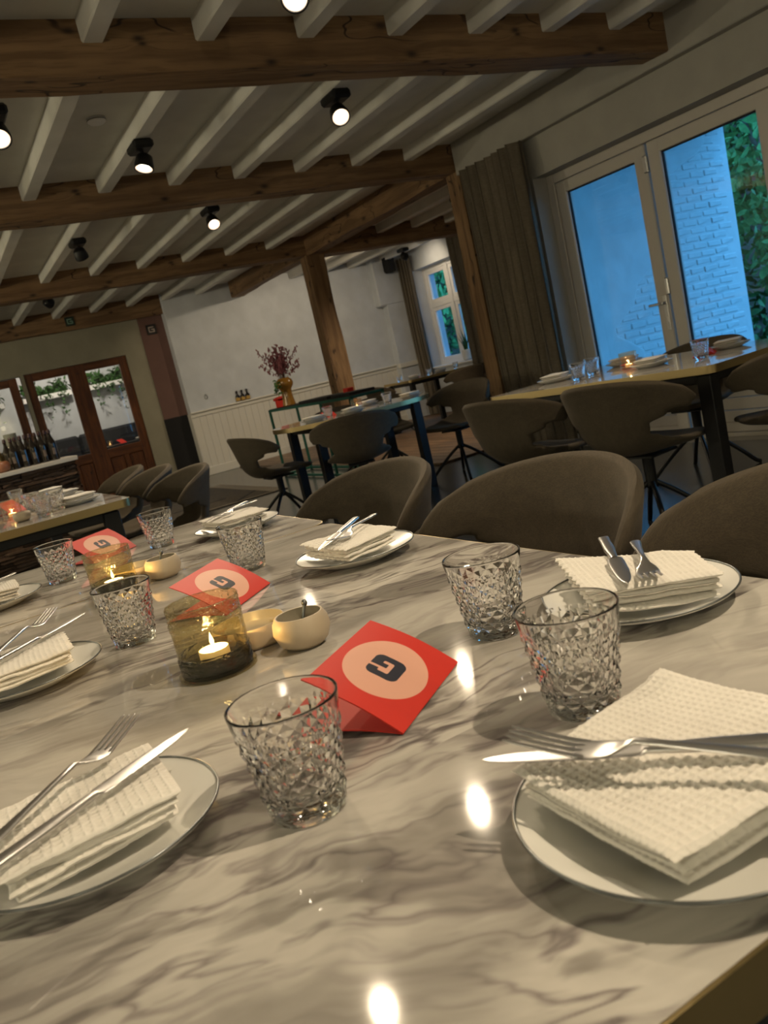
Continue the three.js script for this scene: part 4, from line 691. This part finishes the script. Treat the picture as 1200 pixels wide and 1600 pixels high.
function setting(x, z, turn, pl, nl, gp, y = TY) {                  // plate with folded napkin, seen small
  plate(pl, x, z, y, gp); const c = Math.cos(turn), s = Math.sin(turn), q = (a, b) => [x + a * c + b * s, z - a * s + b * c];
  napkin(nl, [q(-0.075, -0.06), q(0.075, -0.065), q(0.075, 0.06), q(-0.075, 0.065)], y + 0.018, { layers: 3, th: 0.009, seed: Math.round((x - z) * 100), n: 18, group: gp ? gp.replace('plates', 'napkins') : undefined });
}
setting(3.20, -3.74, 0.4, 'plate with a folded napkin at the left end of the window table', 'folded napkin at the left end of the window table', undefined);
setting(3.30, -3.12, 0.3, 'plate with a folded napkin beside the candle on the window table', 'folded napkin beside the candle on the window table');
setting(3.68, -2.95, 0.5, 'plate with a folded napkin at the right edge on the window table', 'folded napkin at the right edge on the window table');
setting(3.62, -3.62, 0.2, 'plate with a folded napkin behind the two glasses on the window table', 'folded napkin behind the two glasses on the window table');
tumbler('cut glass tumbler at the left on the window table, nearer of two', 3.12, -3.46); tumbler('cut glass tumbler at the left on the window table, farther of two', 3.31, -3.55); tumbler('cut glass tumbler beside the red card on the window table', 3.33, -2.83);
candle('clear amber candle holder burning on the window table', 3.30, -3.27, M.amberGlass, TY, 0.05);
card('red folded card lying behind the candle on the window table', [3.50, -3.40], [3.40, -3.33], 0.08, 14, false);
card('red folded card behind the right glass on the window table', [3.60, -2.96], [3.47, -2.87], 0.105, 32, false);

setting(2.74, -6.10, 0.2, 'plate with a folded napkin at the left end of the oval table', 'folded napkin at the left end of the oval table');
setting(3.02, -5.95, 0.1, 'plate with a folded napkin behind the middle chair on the oval table', 'folded napkin behind the middle chair on the oval table');
setting(3.60, -6.02, 0.3, 'plate with a folded napkin at the right end of the oval table', 'folded napkin at the right end of the oval table');
setting(3.45, -6.52, 0.3, 'plate with a folded napkin at the far side of the oval table', 'folded napkin at the far side of the oval table');
tumbler('cut glass tumbler at the left on the oval table before the console', 2.88, -6.12); tumbler('cut glass tumbler at the right on the oval table', 3.33, -5.93);
candle('clear cut candle holder burning on the oval table', 3.14, -6.1, M.amberGlass, TY, 0.05);
card('red folded card on the oval table left of the candle', [3.03, -6.28], [2.93, -6.26], 0.09, 28, false);

setting(6.75, -11.05, 0.2, 'plate with a folded napkin at the left on the alcove window table', 'folded napkin at the left on the alcove window table');
setting(7.2, -11.0, 0.2, 'plate with a folded napkin in the middle of the alcove window table', 'folded napkin in the middle of the alcove window table');
tumbler('blue-lit glass tumbler at the left end of the alcove window table', 6.58, -11.2); tumbler('blue-lit glass tumbler in the middle of the alcove window table', 7.0, -11.0); tumbler('blue-lit glass tumbler right of the plant on the alcove window table', 7.4, -10.85);
card('red folded card on the alcove window table', [7.0, -11.28], [6.88, -11.26], 0.09, 26, false);

setting(0.60, -4.25, 0.2, 'plate with a folded napkin at the corner of the left brass-edged table', 'folded napkin at the corner of the left brass-edged table');
setting(0.62, -4.85, 0.1, 'plate with a folded napkin behind the corner one on the left brass-edged table', 'folded napkin behind the corner one on the left brass-edged table');
setting(0.62, -5.5, 0.3, 'plate with a folded napkin before the farthest chair of the left table', 'folded napkin before the farthest chair of the left table');
tumbler('cut glass tumbler on the left brass-edged table, nearest the brass edge', 0.42, -4.05); tumbler('cut glass tumbler on the left brass-edged table, second from the edge', 0.43, -4.55); tumbler('cut glass tumbler on the left brass-edged table, farthest at the photo edge', 0.43, -5.35); tumbler('cut glass tumbler on the left brass-edged table close behind the reddish candle', 0.5, -4.22);
candle('reddish glass candle holder burning on the left brass-edged table', 0.315, -4.38, M.amberGlass, TY, 0.05);
bowl('small round cream bowl on the left brass-edged table at the photo edge', 0.33, -4.1, bowlGeo(0.04, 0.042));
card('red folded card behind the candle on the left brass-edged table', [0.42, -4.84], [0.33, -4.76], 0.1, 40, false);
card('red folded card at the photo edge on the left brass-edged table', [0.28, -5.1], [0.18, -5.05], 0.11, 40, false);

// ------------------------------------------------------------------ console with vase
{
  const x0 = 3.83, x1 = 4.22, za = -9.79, zb = -7.55, h = 0.84, t = thing('console_table', 'long green metal console table with a dark top along the oak floor edge', 'console table', [0, 0, 0]);
  const b = 0.028; part('top', bb(x0 + 0.01, h - 0.02, za, x1 - 0.01, h + 0.006, zb, 0.003), M.black, t);
  part('top_frame', [bb(x0, h - b, za - b / 2, x0 + b, h, zb + b / 2, 0.003), bb(x1 - b, h - b, za - b / 2, x1, h, zb + b / 2, 0.003), bb(x0, h - b, za - b / 2, x1, h, za + b / 2, 0.003), bb(x0, h - b, zb - b / 2, x1, h, zb + b / 2, 0.003)], M.green, t);
  for (const x of [x0 + b / 2, x1 - b / 2]) for (const z of [za, -8.3, zb]) part('leg', bb(x - b / 2, 0, z - b / 2, x + b / 2, h - 0.01, z + b / 2, 0.003), M.green, t);
  part('lower_frame', [bb(x0, 0.01, za, x0 + b, 0.01 + b, zb, 0.003), bb(x1 - b, 0.01, za, x1, 0.01 + b, zb, 0.003), bb(x0, 0.01, za - b / 2, x1, 0.01 + b, za + b / 2, 0.003), bb(x0, 0.01, zb - b / 2, x1, 0.01 + b, zb + b / 2, 0.003)], M.green, t);
  const Y0 = h + 0.0065, amber = phys([0.26, 0.125, 0.02], { roughness: 0.2, clearcoat: 0.6 });
  const v = thing('vase', 'amber brown glass vase with a bulging neck on the green console', 'vase', [4.0, Y0, -9.5]);
  part('body', lathe([[0.0001, 0], [0.075, 0], [0.08, 0.01], [0.068, 0.08], [0.062, 0.16], [0.07, 0.2], [0.098, 0.235], [0.106, 0.27], [0.096, 0.305], [0.072, 0.325], [0.07, 0.335], [0.06, 0.33], [0.055, 0.3], [0.0001, 0.28]], 36), amber, v);
  const f = thing('dried_bouquet', 'bunch of dried purplish red flowers spreading out of the amber vase', 'flowers', [4.0, Y0 + 0.29, -9.5]);
  const r = rng(44), st = [], bl = []; for (let k = 0; k < 34; k++) { const a = r() * 6.283, o = r() * 0.26, hh = 0.22 + r() * 0.24 - o * 0.25, e = [Math.cos(a) * o, hh, Math.sin(a) * o]; st.push(tube([[Math.cos(a) * 0.02, 0, Math.sin(a) * 0.02], [e[0] * 0.45, hh * 0.55, e[2] * 0.45], e], 0.0022, 6, 4)); for (let q = 0; q < 20; q++) { const g = new THREE.IcosahedronGeometry(0.006 + r() * 0.006, 0); g.scale(0.8, 2.2, 0.8); g.rotateZ((r() - 0.5) * 1.6); g.rotateX((r() - 0.5) * 1.6); const m = 0.42 + 0.64 * q / 20; g.translate(e[0] * m + (r() - 0.5) * 0.05, hh * m + (r() - 0.5) * 0.03, e[2] * m + (r() - 0.5) * 0.05); bl.push(g); } }
  part('stems', st, std([0.1, 0.06, 0.04], {}), f); part('blooms', bl, std([0.24, 0.08, 0.095], { roughness: 0.9 }), f).userData.kind = 'stuff';
  foliage('leaves', f, 46, (q) => [-0.12 - q() * 0.07, 0.02 - q() * 0.14, 0.06 + q() * 0.08, 0.045], M.leaf);
  const box = (l, x, z, w, hh, d, mat, name, cat) => { const m = single(name, cbox(w, hh, d, 0, hh / 2, 0, 0.004), mat, l, cat); m.position.set(x, Y0, z); return m; };
  { const t2 = thing('card_box', 'small red box with a tilted lid at the left end of the green console', 'box', [3.98, Y0, -9.72]); part('box_body', bb(-0.045, 0, -0.05, 0.045, 0.09, 0.05, 0.003), M.red, t2); const l = part('lid', bb(-0.055, 0, -0.075, 0.055, 0.03, 0.075, 0.003), M.red, t2); l.position.y = 0.092; l.rotation.x = -0.12; }
  box('dark serving tray lying on the green console right of the vase', 4.02, -8.55, 0.3, 0.03, 0.75, M.black, 'serving_tray', 'tray');
  box('second dark tray at the right end of the green console', 4.02, -7.85, 0.3, 0.028, 0.45, M.black, 'serving_tray', 'tray');
  box('small red card box on the far right of the green console', 4.12, -8.12, 0.08, 0.07, 0.1, M.red, 'card_box', 'box');
}
{ // three sample bottles on the wall rail and the ring on the wall
  const g = lathe([[0.0001, 0], [0.034, 0], [0.036, 0.004], [0.036, 0.08], [0.03, 0.095], [0.014, 0.108], [0.014, 0.14], [0.018, 0.142], [0.018, 0.168], [0.0001, 0.17]], 20), lab = new THREE.CylinderGeometry(0.0368, 0.0368, 0.05, 20, 1, true); lab.translate(0, 0.036, 0); const lm = std([0.45, 0.28, 0.07], {});
  let b0; [[4.59, 'leftmost'], [4.675, 'middle'], [4.76, 'rightmost']].forEach(([x, w]) => { const l = w + ' of three small dark bottles with yellow labels on the wall rail'; if (!b0) { b0 = thing('small_bottle', l, 'bottle', [x, 1.0125, ZW + 0.015], 0, 'three small bottles on the wall rail'); part('body', g, M.bottle, b0); part('paper_label', lab, lm, b0); } else copyOf(b0, l, [x, 1.0125, ZW + 0.015]); });
  const ring = new THREE.TorusGeometry(0.036, 0.005, 8, 24); ring.scale(0.6, 1, 1); const m = single('wall_ring', ring, M.rim, 'small dark oval ring fixed to the white wall left of the bottles', 'ring'); m.position.set(4.09, 1.2, ZW + 0.006);
}
// speaker, signs, vent
{ const t = thing('loudspeaker', 'small black loudspeaker mounted high on the corner pier', 'speaker', [7.68, 2.53, ZW + 0.30]); part('cabinet', cbox(0.17, 0.28, 0.17, 0, 0.14, 0, 0.03), M.black, t); part('grille', cbox(0.15, 0.26, 0.012, 0, 0.14, 0.085, 0.005), M.rubber, t); part('bracket', bb(-0.02, 0.1, -0.145, 0.02, 0.18, -0.08, 0.004), M.blackMetal, t); }
const signTex = (fg, bg) => { const c = document.createElement('canvas'); c.width = c.height = 128; const x = c.getContext('2d'); x.fillStyle = bg; x.fillRect(0, 0, 128, 128); x.strokeStyle = fg; x.lineWidth = 13; x.lineJoin = 'round'; x.beginPath(); x.moveTo(96, 34); x.lineTo(30, 34); x.lineTo(30, 96); x.lineTo(98, 96); x.lineTo(98, 64); x.lineTo(58, 64); x.stroke(); const t = new THREE.CanvasTexture(c); t.colorSpace = THREE.SRGBColorSpace; t.magFilter = THREE.LinearFilter; return t; };
for (const [l, x, y, z, fg, bg, s] of [['small dark green sign with an angular letter mark on the far beam', 2.42, 2.675, -12.925, '#7fa08c', '#14281f', 0.13], ['small black sign with an angular letter mark on the pink pier', 3.58, 2.37, -13.06, '#a89a90', '#0c0c0e', 0.15]]) {
  const t = thing('wall_sign', l, 'sign', [x, y, z]); part('board', cbox(s, s, 0.02, 0, 0, 0, 0.003), M.black, t); const p = new THREE.PlaneGeometry(s * 0.96, s * 0.96); p.translate(0, 0, 0.0105); part('face', p, std([1, 1, 1], { map: signTex(fg, bg), roughness: 0.5 }), t);
}
{ const t = thing('smoke_detector', 'small flat white vent disc on the ceiling near the left edge', 'detector', [1.45, H, -5.25]); part('base', lathe([[0.0001, 0], [0.055, 0], [0.055, -0.018], [0.045, -0.03], [0.0001, -0.032]], 24), M.sash, t); part('grille', lathe([[0.046, -0.012], [0.0565, -0.012], [0.0565, -0.016], [0.046, -0.016]], 24), M.rubber, t); }
// plant on the alcove sill
{
  const p = thing('potted_plant', 'snake plant in a white pot on the alcove window sill', 'plant', [8.12, 0.826, -11.5]);
  part('pot', lathe([[0.0001, 0], [0.06, 0], [0.085, 0.03], [0.09, 0.12], [0.084, 0.17], [0.078, 0.172], [0.074, 0.15], [0.0001, 0.15]], 28), M.china, p);
  const r = rng(8); for (let k = 0; k < 13; k++) { const a = r() * 6.283, h = 0.16 + r() * 0.2, o = 0.05 * r(), ln = 0.05 + r() * 0.05; part('leaf', grid(4, 8, (u, v) => { const w = 0.021 * Math.sin(Math.PI * Math.min(1, 0.25 + v * 0.75)) * (1 - v * v * 0.6), x = (u - 0.5) * 2 * w; return [Math.cos(a) * (o + ln * v * v) - Math.sin(a) * x, 0.15 + h * v, Math.sin(a) * (o + ln * v * v) + Math.cos(a) * x + Math.abs(u - 0.5) * 0.01]; }), M.leaf, p); }
}
// rug
{
  const t = thing('woven_rug', 'dark woven rug with pale border stripes on the grey floor', 'rug', [2.3, 0.001, -9.75]);
  part('field', bb(-1.06, 0, -1.15, 1.06, 0.008, 1.15, 0.002), M.rug, t);
  part('border', [bb(0.9, 0.006, -1.15, 1.055, 0.0105, 1.15, 0.001), bb(-1.055, 0.006, -1.15, -0.9, 0.0105, 1.15, 0.001), bb(-0.9, 0.006, 1.11, 0.9, 0.0105, 1.145, 0.001), bb(-0.9, 0.006, -1.145, 0.9, 0.0105, -1.11, 0.001)], M.rugLight, t);
  part('stripe', (() => { const g = [bb(-0.9, 0.006, 0.5, 0.55, 0.0102, 0.53, 0.001), bb(-0.9, 0.006, -0.53, 0.55, 0.0102, -0.5, 0.001)]; const d = bb(-0.42, 0.006, -0.016, 0.42, 0.0102, 0.016, 0.001); d.rotateY(0.9); d.translate(0.7, 0, 0.8); g.push(d); return g; })(), M.black, t);
  const r = rng(31), fr = []; for (const s of [-1, 1]) for (let k = 0; k < 80; k++) { const x = -1.05 + k * 0.0266; fr.push(rod([x, 0.004, s * 1.15], [x + (r() - 0.5) * 0.02, 0.004, s * (1.2 + r() * 0.02)], 0.003, 0.002, 4)); }
  part('fringe', fr, M.black, t).userData.kind = 'stuff';
}
// ------------------------------------------------------------------ bar
{
  const t = thing('bar_counter', 'bar counter clad in dark split stone with a white worktop', 'bar', [0, 0, 0]), x1 = 1.235, z0 = -8.22;
  part('worktop', bb(-1.6, 0.86, -8.85, x1 + 0.03, 0.90, z0 + 0.03, 0.004), M.counter, t);
  part('core', bb(-1.6, 0, -8.8, x1 - 0.02, 0.86, z0 - 0.03, 0.004), M.black, t);
  const r = rng(60), mats = [0.6, 0.9, 1.25, 1.7].map((v) => { const m = M.stone.clone(); m.color.multiplyScalar(v); return m; });
  const gs = Array.from({ length: 8 }, (_, k) => { const g = cbox(1, 1, 1, 0, 0, 0, 0.12), p = g.attributes.position, q = rng(k + 300), map = {}; for (let i = 0; i < p.count; i++) { const key = [p.getX(i), p.getY(i), p.getZ(i)].map((e) => e.toFixed(2)).join(), o = map[key] ??= [q() - 0.5, q() - 0.5, q() - 0.5]; p.setXYZ(i, p.getX(i) + o[0] * 0.08, p.getY(i) + o[1] * 0.22, p.getZ(i) + o[2] * 0.3); } g.computeVertexNormals(); return g; });
  let n = 0; for (let row = 0; row < 26; row++) { let x = -0.05 - r() * 0.2; const y = 0.845 - row * 0.033; while (x < x1 - 0.02 && n < 290) { const w = Math.min(0.09 + r() * 0.24, x1 - x), d = 0.04 + r() * 0.035; const m = part('stone_strip', gs[Math.floor(r() * 8)], mats[Math.floor(r() * 4)], t); m.scale.set(w - 0.003, 0.029, d); m.position.set(x + w / 2, y, z0 - 0.02); x += w; n++; } }
  for (let row = 0; row < 26; row++) { const m = part('end_strip', gs[row % 8], mats[row % 4], t); m.scale.set(0.04, 0.029, 0.56); m.position.set(x1 - 0.005, 0.845 - row * 0.033, z0 - 0.32); }
  const bg = lathe([[0.0001, 0], [0.036, 0], [0.0395, 0.006], [0.0395, 0.15], [0.036, 0.172], [0.02, 0.21], [0.0145, 0.235], [0.014, 0.255], [0.0001, 0.256]], 20), cap = lathe([[0.0001, 0.25], [0.016, 0.25], [0.017, 0.256], [0.0165, 0.276], [0.012, 0.29], [0.0001, 0.291]], 16), lb = new THREE.CylinderGeometry(0.0402, 0.0402, 0.06, 20, 1, true, -0.35, 0.7); lb.translate(0, 0.085, 0);
  const capM = std([0.035, 0.012, 0.012], { roughness: 0.3 }), lbM = std([0.12, 0.09, 0.07], { roughness: 0.6 }); let b0;
  const where = [[1.10, -8.36, 'rightmost dark swing-top bottle in the front row on the bar'], [1.015, -8.37, 'second dark swing-top bottle from the right, front row on the bar'], [0.93, -8.36, 'third dark swing-top bottle from the right, front row on the bar'], [0.845, -8.37, 'fourth dark swing-top bottle from the right, front row on the bar'], [0.76, -8.36, 'leftmost dark swing-top bottle in the front row on the bar'], [1.08, -8.48, 'rightmost dark swing-top bottle in the back row on the bar'], [0.99, -8.49, 'second dark swing-top bottle from the right, back row on the bar'], [0.9, -8.48, 'third dark swing-top bottle from the right, back row on the bar'], [0.81, -8.49, 'fourth dark swing-top bottle from the right, back row on the bar'], [0.72, -8.48, 'leftmost dark swing-top bottle in the back row on the bar']];
  for (const [x, z, l] of where) { if (!b0) { b0 = thing('swing_top_bottle', l, 'bottle', [x, 0.9005, z], 0, 'dark bottles on the bar'); part('body', bg, M.bottle, b0); part('cap', cap, capM, b0); part('paper_label', lb, lbM, b0); } else copyOf(b0, l, [x, 0.9005, z], (x * 37) % 1 - 0.5); }
  const L = thing('table_lamp', 'small lamp with a grey cylindrical shade glowing amber behind the bar bottles', 'lamp', [0.80, 0.9005, -8.66]);
  part('base', lathe([[0.0001, 0], [0.05, 0], [0.05, 0.015], [0.01, 0.025], [0.008, 0.22], [0.0001, 0.22]], 24), M.brass, L);
  part('shade', [lathe([[0.055, 0.21], [0.058, 0.21], [0.058, 0.33], [0.055, 0.33]], 28), lathe([[0.0001, 0.325], [0.055, 0.325]], 28)], std([0.14, 0.15, 0.12], { side: THREE.DoubleSide }), L);
  const g = new THREE.SphereGeometry(0.018, 14, 10); g.translate(0, 0.25, 0); part('bulb', g, M.flame, L); const p = new THREE.PointLight(new THREE.Color().setRGB(1, 0.6, 0.25), 0.8); p.position.set(0.80, 0.9005 + 0.25, -8.66); p.castShadow = true; p.shadow.radius = 0.8; scene.add(p);
  const bowlM = std([0.25, 0.10, 0.05], { roughness: 0.4 }); const jar = single('round_jar', lathe([[0.0001, 0], [0.04, 0], [0.06, 0.025], [0.066, 0.055], [0.058, 0.085], [0.04, 0.1], [0.0001, 0.1]], 24), bowlM, 'rounded brown orange jar at the left end of the bar bottles', 'jar'); jar.position.set(0.64, 0.9005, -8.34);
  const gold = single('gold_bottle', lathe([[0.0001, 0], [0.04, 0], [0.042, 0.01], [0.042, 0.14], [0.02, 0.2], [0.016, 0.27], [0.018, 0.275], [0.018, 0.29], [0.0001, 0.291]], 20), M.brass, 'gold bottle at the left photo edge behind the bar jar', 'bottle'); gold.position.set(0.64, 0.9005, -8.5);
}
// table in the room behind the wooden doors
{
  const t = thing('side_table', 'small dark table behind the glass of the wooden doors', 'table', [3.3, 0, -15.35]); part('tabletop', bb(-0.75, 0.73, -0.35, 0.75, 0.76, 0.35, 0.006), M.black, t); part('leg', bb(-0.05, 0, -0.05, 0.05, 0.73, 0.05, 0.005), M.blackMetal, t); part('foot', bb(-0.3, 0, -0.25, 0.3, 0.02, 0.25, 0.005), M.blackMetal, t);
  candle('candle holder glowing on the small table behind the wooden doors', 2.93, -15.2, M.amberGlass, TY, 0.05);
  card('red folded card on the small table behind the wooden doors', [3.22, -15.2], [3.1, -15.1], 0.12, 40, false);
  setting(3.5, -15.3, 0.2, 'plate with a folded napkin on the small table behind the wooden doors', 'folded napkin on the small table behind the wooden doors');
}
// ------------------------------------------------------------------ groups of repeats
const GROUPS = { ceiling_beam: 'rough timber ceiling beams', timber_post: 'timber posts under the beams', ceiling_spot: 'black ceiling spots', added_wall_lamp: 'added brass wall lamps', curtain: 'window and door curtains', shell_chair: 'taupe fabric shell chairs around the tables', dining_table: 'marble dining tables with brass edges', plate: 'white rimmed plates on the tables', napkin: 'folded white napkins on the plates', fork: 'steel forks on the napkins', knife: 'steel knives on the napkins', tumbler: 'cut glass tumblers on the tables', candle_holder: 'glass candle holders with tealights', menu_card: 'red folded cards on the tables', bowl: 'cream ceramic bowls', spoon: 'tiny spoons in the bowls', tree: 'garden trees', garden_hedge: 'garden hedges', plant_shelf: 'wall shelves of plants', serving_tray: 'dark trays on the console', card_box: 'red boxes on the console', wall_sign: 'small signs with an angular letter mark' };
for (const o of scene.children) { const g = GROUPS[o.name.replace(/_\d{3}$/, '')]; if (g && o.userData.label && !o.userData.group) o.userData.group = g; }
shade(scene);
renderer.render(scene, camera);
